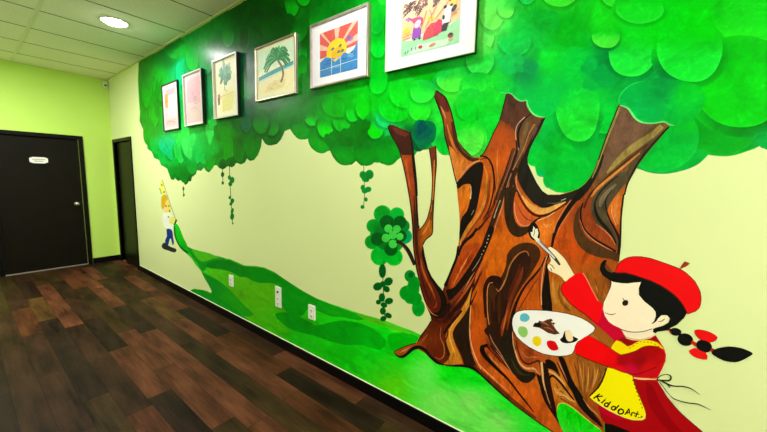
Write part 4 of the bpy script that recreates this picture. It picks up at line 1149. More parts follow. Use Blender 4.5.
vine('rightmost thin vine of round leaves hanging from the crown', [(363.7, 166), (364.3, 180), (364.5, 195), (363.5, 207)],
     [(363, 175, 3.5, 4), (369.5, 174.5, 4.2, 4.8), (365.5, 179.5, 3.8, 2.6), (362.8, 187.5, 2.2, 2.8), (368, 189.5, 3.6, 2.8), (364.5, 191, 3, 2.6), (366, 199.5, 1.7, 2.2), (362.5, 207, 2, 2)], (0, 135, 40))
vine('longest thin vine, hanging left of centre with three leaf clusters', [(229.4, 166), (230, 182), (231, 200), (232, 215), (232.8, 224)],
     [(229.5, 177.5, 1.6, 2.2), (232.3, 180, 2.2, 3.2), (230.3, 184, 2, 2.2), (229.8, 197.5, 1.2, 1.8), (232.3, 201, 1.9, 2.6), (230.9, 204, 1.5, 1.6), (232.3, 211, 1.4, 3), (232.2, 216.5, 2, 3.4), (232.8, 223.5, .8, 1)], (0, 115, 40))
vine('short thin vine just left of the longest one', [(222.3, 168), (222.8, 178), (222.7, 184)], [(222.6, 174.5, 1.6, 2.6), (222.8, 183, 1.2, 1.7)], (10, 75, 25))
vine('leftmost tiny vine under the lowest tip of the crown', [(183.3, 186), (183.7, 197)], [(183.4, 188.8, 1, 1.8), (183.9, 195, .9, 1.4)], (35, 85, 30))

# ================================================================== the little boy with a giant brush
P = Paint()
P.poly((236, 240, 222), [(163, 213.5), (168, 212.5), (171.5, 215), (173, 220), (174, 226), (172, 229), (166, 228), (163.5, 226), (162.5, 219)], 2)
P.poly((238, 208, 150), [(163.5, 200), (168, 199), (170, 204), (169.5, 210), (166, 213), (162.5, 209)], 2)
boy = P.build('painted_boy', P_FLAT, mural, 'small painted boy in white top and blue trousers lifting a giant brush')
P = Paint()
P.poly((214, 170, 30), [(161.5, 207), (161.2, 200), (162, 196), (165.5, 194.5), (168, 197), (167.5, 200), (165.5, 202), (165, 206), (163, 209)], 2)
P.build('hair', P_FLAT, boy, 'golden hair')
P = Paint()
P.poly((235, 215, 90), [(166.5, 200), (170, 203), (171.5, 208), (169.5, 212), (166, 210.5)], 2)
P.poly((226, 226, 110), [(170, 217), (174.5, 217.5), (175.5, 221), (173, 224), (169.5, 223)], 2)
P.poly((232, 236, 90), [(160.2, 183), (161.5, 180), (163, 183), (164.5, 189), (165.5, 193.5), (162, 194), (160.2, 188)], 2)
P.build('sleeve', P_FLAT, boy, 'pale yellow raised sleeve')
P = Paint()
P.poly((12, 45, 135), [(166.5, 229.5), (169.5, 228.8), (172.3, 231), (173, 237), (174, 243), (172.5, 245), (171, 238.5), (169.5, 240), (168.2, 245), (165.5, 243.5), (165.2, 240), (167, 236)], 2)
P.build('trousers', P_FLAT, boy, 'blue trousers')
P = Paint()
P.poly((38, 42, 45), [(161.5, 246), (164, 242.5), (167, 244.5), (171, 247), (175.5, 248.5), (176.5, 251), (174, 252.5), (168, 250.5), (163.5, 249)], 2)
P.build('shoes', P_FLAT, boy, 'dark shoes')
P = Paint()
P.stroke((165, 175, 150), [(162, 179.5), (165.5, 190), (169.5, 202), (173, 212), (175.6, 219.5)], .9)
P.stroke((90, 95, 70), [(159.6, 188), (161.5, 194)], .7)
for q in [(161.7, 185), (164, 192), (166, 206), (169, 206), (169.7, 211), (168.5, 217)]:
    P.disc((110, 90, 40), q[0], q[1], .8, .9)
P.stroke((20, 45, 15), [(176.5, 219.5), (175.5, 222.5), (174, 225.5)], 1.6)
P.build('giant_brush', P_FLAT, boy, 'long grey handle of the giant brush')
P = Paint()
P.poly(field([(177, 228, (10, 200, 30)), (182, 240, (20, 190, 20)), (188, 248, (0, 160, 20))]), [(174.5, 225), (177.5, 224.3), (180.8, 231), (183.5, 238), (187.5, 246.5), (182, 248.5), (178, 243), (175.3, 235)], 2)
P.stroke((0, 100, 15), [(174.5, 226), (175, 235), (178, 243), (182.5, 249), (188, 253)], [1.6, 1.4, 1.4, 2, 2])
P.build('brush_stroke', P_LEAF, mural, 'curved green stroke laid down by the boy\'s brush')

# ================================================================== the painter girl
SK = (255, 236, 210)
P = Paint()
P.poly((252, 232, 205), [(617, 326), (621, 329), (624.5, 335.5), (630, 338.5), (640, 340), (650, 337.5), (655.5, 333.5), (653, 327), (640, 322)])
P.stroke((225, 175, 130), [(622, 333), (628, 337.6), (640, 339.4), (650, 337)], .7)
P.poly(SK, [(611.5, 281), (610.5, 287), (607.5, 294), (604.2, 301), (603, 309), (605, 316), (609, 322), (614, 325.3), (620, 328), (627.5, 331), (635, 332), (644, 331.3), (652.5, 328.5), (660, 326.3), (668, 322), (672, 300), (660, 284), (640, 280), (625, 281)])
girl = P.build('painted_girl', P_FLAT, mural, 'painted girl in red beret and dress with long black braid, seen from the side')
P = Paint()
P.stroke((70, 50, 30), [(617, 327), (622, 329.5), (628, 331.4), (636, 332), (644, 331.2), (652, 328.7)], .75)
P.stroke((120, 60, 30), [(605, 312.3), (609, 314.2), (613, 314.3), (616, 313)], .8, (.5, .4))
P.poly((35, 16, 12), [(622.2, 302.5), (623.8, 300.5), (627, 300), (628.3, 302), (627.6, 304.8), (625, 305.8), (622.8, 305)], 2)
P.stroke((30, 16, 12), [(622.8, 298), (624, 300), (626.5, 301)], .7)
P.stroke((60, 35, 20), [(604.3, 301), (607.5, 294), (610.5, 287), (611.5, 282)], .6)
P.build('face_features', P_INK, girl, 'dark eye and small smile')
HB = (10, 12, 9)
P = Paint()
P.poly(HB, [(616, 271.5), (611, 272.5), (607.3, 270.6), (604.9, 266.5), (606.2, 262), (607.5, 260.3), (604, 259.8), (600.8, 263.5), (599.6, 269), (602, 274.5), (605, 277), (609, 279.5), (613, 281.8), (620, 283), (627.5, 283.4), (634, 282.5), (641, 282),
             (638.8, 288), (639, 295), (644, 301), (646.5, 303), (652.5, 307.8), (655.6, 312), (655.8, 316), (654, 321), (651, 324), (654, 323), (656.5, 321), (658, 318.5), (661.5, 315.2), (667, 315.2), (670, 318.5), (668.5, 322.5), (663, 325.6), (656, 327.5), (652.8, 329), (654.8, 333.5),
             (658, 331.3), (664, 330.3), (670, 328), (676.5, 325), (684, 318), (689, 309), (688, 300), (675, 285), (650, 274), (630, 268)])
P.disc((252, 236, 200), 664, 319.5, 5.2, 4.3, -.5, rim=(250, 236, 205))
P.poly((252, 234, 200), [(652.5, 324.3), (657, 320.5), (661, 317.5), (664, 323), (659, 325.8), (653, 328)])
P.stroke((50, 35, 20), [(658, 321.6), (661.5, 321), (664.5, 319)], .8, (.4, 1))
P.build('hair', P_INK, girl, 'black fringe curling up over the forehead, and ear')
P = Paint()
P.stroke(HB, [(653, 331.5), (660, 330), (668, 329), (672, 331)], [1.6, 2.6, 2.6, 2])
P.disc(HB, 675.5, 331.7, 6, 3.9, .15)
P.stroke((165, 20, 15), [(668.5, 329), (671, 333)], 1.4)
P.disc(HB, 685.3, 339.5, 8, 6.2, .25)
P.stroke((205, 20, 15), [(691.5, 341.5), (696.5, 345)], [3, 4])
P.disc(HB, 704, 346, 8.2, 6.2, .35)
P.stroke((170, 25, 20), [(709.5, 348.5), (714.5, 351.5)], [3.5, 4.2])
P.poly(HB, [(714, 349.5), (720, 347.5), (729, 346.2), (740, 347.6), (747, 350), (752.8, 353.2), (749, 356.5), (742, 360.2), (735, 362.2), (724, 360.6), (715, 356), (711.5, 353)], 2)
P.build('braid', P_INK, girl, 'long black braid with red ties')
P = Paint()
P.poly((235, 10, 15), [(694.8, 330.2), (702.5, 330), (711, 332.7), (717.2, 337), (715, 340.6), (709, 342.2), (701, 339.5), (696.2, 335.5)], 2)
P.poly((235, 20, 20), [(688.8, 351.2), (691.5, 349), (695.5, 347.8), (700.5, 350), (706, 352.5), (707.2, 359.2), (700, 358.8), (692.5, 355.8)], 2)
P.outline((150, 10, 10), [(694.8, 330.2), (702.5, 330), (711, 332.7), (717.2, 337), (715, 340.6), (709, 342.2), (701, 339.5), (696.2, 335.5)], .5, 2)
P.disc(HB, 704, 346, 7.6, 5.6, .35)
P.build('hair_bow', P_INK, girl, 'red bow on the braid')
P = Paint()
BR = [(615.6, 272.6), (616, 268.5), (618, 265), (620.5, 261.5), (624.5, 259), (629, 257.3), (634, 256.6), (641, 256.7), (650, 258.2), (658, 260.8), (667.5, 264.2), (674, 266.5), (680, 269), (685.5, 272.5), (690.5, 277), (694.8, 281.5), (697.7, 286.5), (700.2, 292), (701, 298), (700.5, 304),
      (699, 308), (695.5, 311), (687.5, 313.8), (686, 310), (682.5, 303.8), (678, 298), (672.5, 293), (666, 288.5), (660, 284.8), (651, 280.5), (640, 276.8), (633, 274.5), (625, 272.5)]
P.poly((238, 5, 12), BR)
P.outline((140, 10, 10), BR, .9)
P.poly((150, 45, 25), [(679.6, 268.8), (681.5, 265.3), (684.5, 261.3), (686.8, 262), (690, 263.3), (686.5, 266.3), (682.5, 268)])
P.build('beret', P_INK, girl, 'bright red beret with a small stem')
# dress, skirt
P = Paint()
P.poly((172, 4, 14), [(632, 376), (645, 377), (657.5, 378.5), (660, 384), (665, 394), (672, 403), (680, 412), (690, 421), (701, 430.5), (712, 441), (722, 452), (680, 462), (640, 460), (620, 450), (606, 425), (601, 417), (598, 405), (600, 395), (620, 385)])
P.poly((150, 0, 10), [(646, 382), (653, 387), (658, 398), (666, 412), (676, 425), (688, 438), (670, 432), (656, 416), (648, 402)], 2)
P.poly((195, 0, 40), [(599, 402), (606, 408), (616, 413), (625, 418), (618, 420), (608, 416), (600, 411)], 2)
P.stroke((90, 0, 5), [(657.5, 378.5), (660, 384), (665, 394), (672, 403), (680, 412), (690, 421), (701, 430.5), (712, 441)], .7)
P.poly((205, 8, 22), [(615, 340), (621, 335), (624, 334), (626.5, 338.5), (633, 340), (641, 340.7), (650, 338.3), (655.5, 335), (659.5, 341), (664, 348), (666, 355), (665.5, 361), (662.5, 368), (657.5, 378), (645, 377.5), (633, 376), (620, 370), (616, 360), (610, 350)])
P.poly((150, 5, 15), [(618, 334), (621, 331), (624.5, 337), (630, 340.3), (640, 341.5), (650, 339.5), (655.5, 336), (659.5, 341.5), (655, 341.5), (646, 340.8), (637, 342.5), (628, 346), (620, 343)])
P.build('dress', P_INK, girl, 'red dress with full skirt')
P = Paint()
P.poly(BK, [(604.5, 423), (612, 424), (622, 428), (634, 433), (650, 440), (660, 458), (640, 480), (612, 476), (606, 450)])
P.build('stockings', P_INK, girl, 'black stockings')
P = Paint()
ST = [(611, 348), (613, 344), (616.5, 340.3), (621, 341.5), (627.5, 346.3), (632, 345), (636, 342.3), (641, 340.3), (646, 339.9), (652, 340.6), (657, 342.2), (661, 345.5), (664.3, 349.5), (659, 346.8), (652, 345.8), (646, 346), (640, 348), (634, 351.3), (628, 353), (621, 354.6), (616, 352)]
P.poly((250, 222, 0), ST)
for i in range(9):
    a = 629 + i * 3.6
    yb = [348, 346, 343.6, 342, 341.5, 341.7, 342.4, 343.8, 346][i]
    P.stroke((90, 70, 20), [(a, yb), (a + 1.6, yb + (-.6 if i < 4 else .5))], .6, n=1)
AP = [(607.5, 367), (614, 368.5), (620, 370.8), (627, 373), (632.5, 375.5), (634, 382), (636.5, 389.5), (641, 400), (644.5, 408), (646, 414), (645.5, 418.5), (642, 420.4), (633, 420.3), (624, 417.8), (615, 413.8), (606.5, 409.4), (600, 405.4), (594, 401.4), (589.3, 397), (594, 392.5), (599, 387.5), (602.5, 381.5), (605, 375)]
P.poly((255, 240, 0), AP)
P.stroke((255, 225, 130), [(a + (-.5 if a > 618 else .5), b - .5) for a, b in AP[9:18]], .9, n=1)
P.outline((110, 60, 10), AP, .55)
for (x0, y0), (x1, y1), n in (((632.5, 379), (643, 410), 8), ((640, 417.5), (613, 408.5), 7), ((609, 406.5), (596, 399), 4)):
    for i in range(n):
        a, b = (i + .1) / n, (i + .55) / n
        P.stroke((60, 45, 5), [(x0 + (x1 - x0) * a, y0 + (y1 - y0) * a), (x0 + (x1 - x0) * b, y0 + (y1 - y0) * b)], .75, n=1)
P.stroke((255, 190, 130), [(633.5, 377.6), (641, 378.6), (649, 378.9), (656.5, 379.2)], [1.4, 2, 1.6, 1])
P.build('apron', P_INK, girl, 'bright yellow apron with stitched hem, lettered KiddoArt')


def z1(x, y):                     # the lettering, read off an enlargement of the apron
    return 588 + x / 12.7, 390 + y / 12.7


P = Paint()
for w_, pts in [(.95, [(150, 48), (70, 105)]), (.95, [(188, 75), (112, 82)]), (.9, [(112, 82), (150, 142)]),
                (.95, [(222, 118), (172, 165)]), (.7, [(232, 104), (228, 109)]),
                (.95, [(290, 145), (240, 215)]), (1, [(262, 165), (222, 165), (210, 192), (240, 210), (262, 175)]),
                (.95, [(395, 190), (330, 258)]), (1, [(355, 215), (318, 205), (298, 232), (325, 252), (352, 225)]),
                (1.05, [(452, 262), (425, 240), (392, 250), (385, 285), (410, 302), (445, 290), (452, 262)]),
                (.9, [(520, 235), (468, 312)]), (.9, [(520, 235), (530, 300)]), (.8, [(488, 282), (530, 280)]),
                (.85, [(560, 280), (548, 328)]), (.85, [(552, 300), (572, 284), (596, 292)]),
                (.9, [(632, 268), (606, 342)]), (.8, [(592, 298), (650, 306)]), (.8, [(690, 328), (670, 350)])]:
    P.stroke((18, 16, 5), [z1(*q) for q in pts], w_ * 1.5, n=3)
P.build('lettering', P_INK, girl, 'hand-painted black word KiddoArt on the apron hem')
P = Paint()
P.stroke((40, 45, 25), [(657, 379), (661, 375.5), (666, 374.3), (670, 375.3), (671, 378), (669, 380.3), (664, 380.3), (659, 379.6)], [.8, .8, .7, 1.2, 1.8, 1.8, 1.4, .8])
P.stroke((40, 45, 25), [(657, 379), (663, 381.5), (669, 384.6), (675, 386), (683, 386.3), (690, 388), (695, 391), (700, 394.5)], [.8, 1.6, 1.6, 1.2, 1.2, 1, .7, .3])
P.stroke((40, 45, 25), [(666, 382.5), (670, 387.5)], 1)
P.stroke((60, 60, 30), [(657, 379), (662, 385), (668, 393), (673, 398), (679, 400.5), (688, 402.7), (698, 404), (705, 407), (711, 410)], [.7, .7, .8, .9, 1, 1.1, 1.1, .7, .3])
P.stroke((230, 225, 190), [(658, 381), (665, 391), (672, 399), (681, 411)], [.6, 1.6, 1.4, .4])
P.build('apron_strings', P_INK, girl, 'thin dark apron strings tied in a bow')
# raised arm, hand, brush
P = Paint()
P.poly((205, 0, 48), [(590, 303), (597, 301.8), (602.5, 303), (603, 309), (604.8, 315.5), (608.5, 321.5), (614, 325.3), (620.5, 328.3), (623, 332), (624.5, 336), (619, 339.5), (614.5, 341), (608, 334.5), (600, 327.5), (592, 320.5), (585, 314)])
SL = [(583, 273), (579, 272.6), (574.5, 274.3), (569.3, 277.8), (565.3, 281.5), (562, 285.5), (561, 289), (562, 292.3), (564.3, 296), (570.5, 303), (578, 309.5), (585, 314), (592, 319.5), (598, 323), (601, 317), (602.5, 303.6), (598.3, 301), (595, 295), (590.8, 287), (586.5, 278.5)]
P.poly((246, 4, 14), SL)
P.stroke((245, 150, 110), [(583, 273), (586.5, 278.5), (590.8, 287), (595, 295), (598.3, 301)], .7)
P.stroke((120, 10, 10), [(565.3, 281.5), (562, 285.5), (561, 289), (562, 292.3), (564.3, 296), (570.5, 303), (578, 309.5), (585, 314), (592, 320)], .9)
P.build('raised_sleeve', P_INK, girl, 'bright red sleeve of the raised arm')
P = Paint()
P.poly((250, 232, 190), [(548.6, 264), (547.6, 267.5), (550, 271), (553.5, 272.5), (557, 274), (562, 277.3), (565.3, 281.5), (569.5, 278), (574.5, 274.3), (571.5, 269.5), (568, 263.5), (564.5, 258.3), (560.5, 253.8), (556, 250), (552, 247.8), (548, 248.5), (548, 252), (550, 257), (551, 261)], 2)
P.poly((250, 232, 195), [(547.5, 248.5), (551, 247), (557, 251), (560, 255), (557, 258), (552, 256), (548.5, 252)], 2)
P.stroke((45, 30, 20), [(553, 257), (556, 261), (559, 264)], 1, (.6, .5))
P.stroke((45, 30, 20), [(549.3, 263.5), (552.5, 266), (554.5, 269)], .8, (.6, .5))
P.stroke((45, 30, 20), [(550.5, 268), (552, 271)], .7)
P.stroke((90, 60, 35), [(554, 247.8), (560.5, 253.8), (565, 258.6), (570, 266.6), (574.3, 274)], .6)
P.build('raised_hand', P_INK, girl, 'pale hand gripping the brush')
P = Paint()
P.poly(BK, [(533, 221.5), (536.5, 224), (539, 229), (540, 235), (538, 240.5), (533.5, 240.3), (530, 237), (528, 231), (529.5, 225)], 2)
P.poly((240, 234, 215), [(533.5, 226), (535.5, 229), (537.5, 228.5), (538.5, 233), (537.5, 237.5), (541, 240.5), (538, 243.5), (534.5, 239), (531.5, 236), (530.5, 232), (532.5, 232)])
P.stroke((70, 60, 50), [(534.5, 229), (534.5, 233), (533.5, 236)], .6)
P.stroke((60, 55, 55), [(538, 241), (545, 248), (551, 254), (556, 259.5), (560, 265)], [4.6, 4.2, 3.6, 3, 2])
P.stroke((215, 208, 208), [(538, 241), (545, 248), (551, 254), (555, 258.5)], [3.4, 2.8, 2.2, 1.4])
P.stroke((120, 112, 120), [(540, 241.5), (547, 248.5), (553, 254.5)], .8)
P.build('paintbrush', P_INK, girl, 'grey-handled brush with white bristles')
# palette with the lower arm
P = Paint()
PA = [(512, 324), (512.3, 319.5), (513.6, 315.5), (516, 312.3), (519.3, 310.8), (524, 310), (529, 309.8), (538, 310), (548, 310.6), (557, 311.6), (566.5, 313.2), (574, 315.2), (581.5, 317.8), (587, 320.8), (591.5, 324), (594.3, 326.3), (595.2, 328.6), (593.3, 332), (588.5, 335.3), (583, 338.5), (577.5, 342),
      (575.3, 346), (574.3, 350.5), (572, 354), (567, 355.6), (559, 356.2), (551, 355.4), (543, 353.8), (536, 350.7), (529, 347), (522.5, 342.3), (516.8, 336.8), (513.3, 330.5)]
P.poly((252, 250, 250), PA)
P.outline((25, 18, 12), PA, .7)
for c, x, y, rx, ry, ro in [((95, 188, 214), 524.7, 317.5, 4.9, 4.3, 0), ((150, 205, 108), 523, 331.6, 4.7, 5.8, -.5), ((250, 218, 0), 537, 341, 4.4, 5, -.4)]:
    P.disc(c, x, y, rx, ry, ro, wob=.03)
P.poly((225, 5, 18), [(547, 341.5), (550.5, 340.3), (555, 341.5), (557, 344.5), (558.6, 349), (554, 350.6), (550, 349), (547.3, 345.5)], 2)
P.poly((92, 46, 26), [(533, 325.5), (535, 322.5), (538.5, 323), (539, 320.5), (543, 321.5), (547, 319.5), (551.5, 318.5), (553, 320.5), (551, 322), (555.3, 322.7), (553.5, 325.5), (556.5, 330), (560, 333.5), (554.5, 334.5), (548, 332.8), (543, 329.6), (538, 327)])
P.poly((28, 14, 10), [(532.8, 326.5), (535, 323), (539, 322), (541.5, 324.5), (540, 327.5), (537, 327.3)])
P.stroke((176, 105, 72), [(541, 322.5), (545, 323), (549, 326)], 1.5, (.3, .3))
P.stroke((170, 98, 66), [(544, 327.5), (549, 328), (554, 331)], 1.3, (.3, .3))
P.stroke((200, 150, 120), [(552, 323.5), (554, 326)], .8)
P.poly(BK, [(560, 339.2), (562.5, 337), (564.5, 331.5), (566.5, 331), (566.5, 336), (569.5, 341), (572.5, 340), (572.5, 336), (575.5, 337.3), (578.3, 339), (574.5, 342), (567, 343.2), (562, 342)], 2)
P.poly((252, 226, 185), [(565.2, 331.5), (568, 329.8), (570.5, 331), (572.3, 334.5), (573.2, 339.6), (570.5, 341.3), (567.5, 340.5), (565.8, 337)], 2)
P.build('palette', P_INK, girl, 'white oval palette with dabs of blue, green, yellow, red and brown')
P = Paint()
LS = [(577.3, 343), (580.5, 339.8), (584.5, 337), (589, 335.2), (594, 338), (602, 343), (610, 347.8), (615, 351.3), (620.5, 354.8), (628, 353.2), (636.5, 350.3), (641, 347.6), (647, 345.8), (653, 345.8), (659, 346.8), (662.5, 349.2), (664.8, 354), (664, 361), (657, 366.5), (648, 370.3), (641, 373), (634, 374.2),
      (627, 373), (620, 370.9), (614, 368.5), (607.5, 366.2), (600, 363.5), (591, 360.3), (583, 356.8), (575.3, 353.2), (574.6, 348)]
P.poly(field([(585, 347, (250, 4, 8)), (600, 355, (250, 4, 8)), (612, 360, (240, 4, 8)), (622, 362, (165, 2, 18)), (640, 360, (150, 4, 10)), (655, 352, (172, 2, 8)), (630, 371, (205, 5, 55)), (648, 368, (205, 8, 14)), (620, 369, (235, 5, 25)), (662, 356, (190, 5, 10))], 4, 1), LS, 0, 3)
P.stroke((110, 5, 8), LS[4:9], .6)
P.stroke((90, 5, 8), LS[18:30], .7)
P.stroke((110, 5, 8), LS[8:15], .6)
P.build('lower_sleeve', P_INK, girl, 'red sleeve of the arm that holds the palette')

#@@FRAMES
# ================================================================== framed pictures
class Art:
    """flat picture; coordinates u right, v up, both 0..1 as seen from the room, on a sheet w x h"""

    def __init__(self, w_, h_):
        self.w, self.h, self.bm, self.mats, self.d, self.k = w_, h_, bmesh.new(), [], 0, 1

    def mi(self, col):
        k_ = tuple(col)
        if k_ not in self.mats:
            self.mats.append(k_)
        return self.mats.index(k_)

    def poly(self, col, pts):
        self.d += 1
        pts = [(p[0], p[1] * self.k) for p in pts]
        x = -.0006 - self.d * 6e-6
        r = geometry.delaunay_2d_cdt([Vector(p) for p in pts], [], [list(range(len(pts)))], 1, 1e-6)
        vs = [self.bm.verts.new((x, (.5 - p[0]) * self.w, (p[1] - .5) * self.h)) for p in r[0]]
        for t_ in r[2]:
            try:
                f_ = self.bm.faces.new([vs[i] for i in t_])
            except ValueError:
                continue
            f_.normal_update()
            if f_.normal.x > 0:
                f_.normal_flip()
            f_.material_index = self.mi(col)

    def ell(self, col, u, v, ru, rv, rot=0, n=20):
        self.poly(col, [(u + ru * cos(2 * pi * k_ / n) * cos(rot) - rv * sin(2 * pi * k_ / n) * sin(rot),
                         v + ru * cos(2 * pi * k_ / n) * sin(rot) + rv * sin(2 * pi * k_ / n) * cos(rot)) for k_ in range(n)])

    def line(self, col, pts, w_=.01):
        q = smooth_open(pts, 4)
        L_, R2 = [], []
        for i, p in enumerate(q):
            a, b = q[max(0, i - 1)], q[min(len(q) - 1, i + 1)]
            dx, dy = b[0] - a[0], b[1] - a[1]
            l_ = math.hypot(dx, dy) or 1
            L_.append((p[0] - dy / l_ * w_ / 2, p[1] + dx / l_ * w_ / 2))
            R2.append((p[0] + dy / l_ * w_ / 2, p[1] - dx / l_ * w_ / 2))
        self.poly(col, L_ + R2[::-1])


_am = {'k': .9}


def art_mat(c):
    if (c, _am['k']) not in _am:
        c_ = (c, _am['k'])
        c = tuple(int(min(255, v * _am['k'])) for v in c)
        _am[c_] = mat('picture_pigment', c, .5, noise=(30, tuple(min(255, v + 14) for v in c), .25), spec=.25)
        return _am[c_]
    return _am[(c, _am['k'])]


def picture(y0, y1, z0, z1_, label, fcol, fsurf, fw, depth, draw, mat_col, inner, group, side=None, tone=.82):
    """framed picture on the wall between y0 (far) and y1 (near); inner = picture area inside the mount (u0,u1,v0,v1)"""
    w_, h_ = y0 - y1, z1_ - z0
    yc, zc = (y0 + y1) / 2, (z0 + z1_) / 2
    t_ = thing('framed_picture', label, 'framed picture', (-.0022, yc, zc), group)
    b_ = bmesh.new()
    prof = [(0, 0), (0, -depth * .85), (fw * .18, -depth), (fw * .8, -depth), (fw, -depth * .72), (fw, 0)]
    rings = []
    for ins, x in prof:
        a, b = w_ / 2 - ins, h_ / 2 - ins
        rings.append([b_.verts.new((x, s * a, q * b)) for s, q in ((1, 1), (-1, 1), (-1, -1), (1, -1))])
    for i, (r1, r2) in enumerate(zip(rings, rings[1:])):
        for k_ in range(4):
            f_ = b_.faces.new((r1[k_], r1[(k_ + 1) % 4], r2[(k_ + 1) % 4], r2[k_]))
            f_.material_index = 1 if i == 0 else 0
    bmesh.ops.recalc_face_normals(b_, faces=b_.faces)
    obj('picture_frame', b_, [fsurf, side or fsurf], t_)
    b_ = bmesh.new()
    box(b_, -depth * .55, -.001, -w_ / 2 + fw * .6, w_ / 2 - fw * .6, -h_ / 2 + fw * .6, h_ / 2 - fw * .6)
    mt = obj('mount', b_, mat('mount_board', mat_col, .6, spec=.2), t_)
    u0, u1, v0, v1 = inner
    A = Art((u1 - u0) * w_, (v1 - v0) * h_)
    _am['k'] = tone
    draw(A)
    o_ = obj('artwork', A.bm, [art_mat(c) for c in A.mats], mt)
    o_.location = (-depth * .55, (.5 - (u0 + u1) / 2) * w_, ((v0 + v1) / 2 - .5) * h_)
    return t_


M_FBLACK = mat('black_frame', (16, 15, 14), .35)
M_FWHITE = mat('white_frame', (225, 225, 215), .35)
M_FSILV = mat('silver_frame', (196, 192, 184), .3, metal=.6, noise=(14, (150, 140, 125), .3))
M_FBRONZE = mat('bronze_frame', (150, 128, 96), .32, metal=.5, noise=(14, (190, 175, 150), .3))


def draw_pandas(A):
    A.poly((250, 246, 240), [(0, 0), (1, 0), (1, 1), (0, 1)])
    A.poly((252, 205, 150), [(0, .28), (.3, .34), (.6, .33), (1, .42), (1, 1), (0, 1)])
    A.poly((252, 222, 175), [(.02, .62), (.2, .66), (.3, .95), (.02, .97)])
    A.poly((165, 235, 175), [(0, 0), (1, 0), (1, .44), (.85, .36), (.62, .37), (.45, .3), (.2, .27), (0, .32)])
    A.poly((215, 245, 215), [(.1, .02), (.8, .02), (.9, .12), (.3, .16)])
    random.seed(5)
    for (a, b, lo_, k_) in ((.02, .44, .66, 130), (.55, .95, .7, 120)):
        for i in range(k_):
            u = random.uniform(a, b); v = random.uniform(lo_ + .14 * abs(sin(11 * u)), .95)
            A.line(random.choice([(95, 55, 60), (120, 75, 75), (75, 45, 50)]), [(u, v), (u + .02, v + .045), (u + .035, v + .02)], .012)
    A.k = .86
    for u, v, c in [(.1, .55, (255, 200, 60)), (.52, .66, (255, 210, 60)), (.88, .83, (255, 205, 60))]:
        A.ell(c, u, v, .06, .07)
    for i, (a, b, c2, d2_) in enumerate([(.03, .42, .2, .45), (.36, .5, .45, .85), (.44, .5, .62, .9), (.6, .62, .85, .95), (.78, .56, .98, .68), (.02, .36, .18, .38), (.7, .48, .95, .62), (.5, .85, .55, .6)]):
        A.line((235, 130, 90), [(a, b), ((a + c2) / 2 + .01, (b + d2_) / 2 + .01), (c2, d2_)], .014)
    # child in pink and purple
    A.poly((150, 70, 190), [(.2, .33), (.36, .33), (.37, .5), (.33, .56), (.22, .55)])
    A.poly((200, 70, 130), [(.22, .52), (.38, .6), (.4, .72), (.33, .78), (.2, .78), (.12, .84), (.12, .8), (.2, .72), (.24, .64)])
    A.ell((245, 215, 235), .3, .63, .055, .085, -.3)
    for q in ((.29, .65), (.32, .63)):
        A.ell((150, 80, 120), q[0], q[1], .008, .01)
    for q in (.25, .34):
        A.ell((30, 25, 30), q, .31, .018, .02)
    A.ell((200, 110, 190), .1, .8, .03, .025); A.ell((150, 110, 200), .13, .76, .02, .02)
    # red round creature
    A.poly((232, 70, 75), [(.4, .24), (.66, .28), (.68, .42), (.64, .55), (.54, .56), (.46, .48), (.41, .36)])
    A.poly((222, 40, 85), [(.58, .27), (.72, .32), (.72, .55), (.66, .6), (.6, .52)])
    for q in ((.5, .46), (.57, .47), (.52, .38), (.47, .4), (.59, .4)):
        A.ell((110, 20, 30), q[0], q[1], .01, .012)
    # black and white bear
    A.poly((28, 26, 30), [(.71, .32), (.79, .32), (.82, .44), (.86, .5), (.78, .5), (.72, .44)])
    A.poly((245, 243, 245), [(.72, .48), (.84, .47), (.86, .6), (.84, .7), (.76, .72), (.72, .6)])
    A.ell((245, 243, 245), .82, .72, .07, .08)
    A.ell((28, 26, 30), .76, .8, .03, .035); A.ell((28, 26, 30), .9, .72, .035, .07, -.4); A.ell((28, 26, 30), .86, .8, .022, .03)
    A.ell((28, 26, 30), .74, .6, .022, .05)
    A.ell((150, 60, 50), .86, .2, .045, .05); A.ell((60, 25, 25), .86, .225, .03, .025); A.ell((240, 190, 150), .86, .12, .04, .025)
    A.ell((215, 50, 60), .36, .12, .035, .035); A.ell((235, 150, 110), .57, .1, .06, .03, .3)
    for q in ((.08, .07), (.13, .08), (.2, .12), (.27, .12)):
        A.line((60, 90, 180), [(q[0], q[1] - .03), (q[0] + .01, q[1] + .03)], .014)


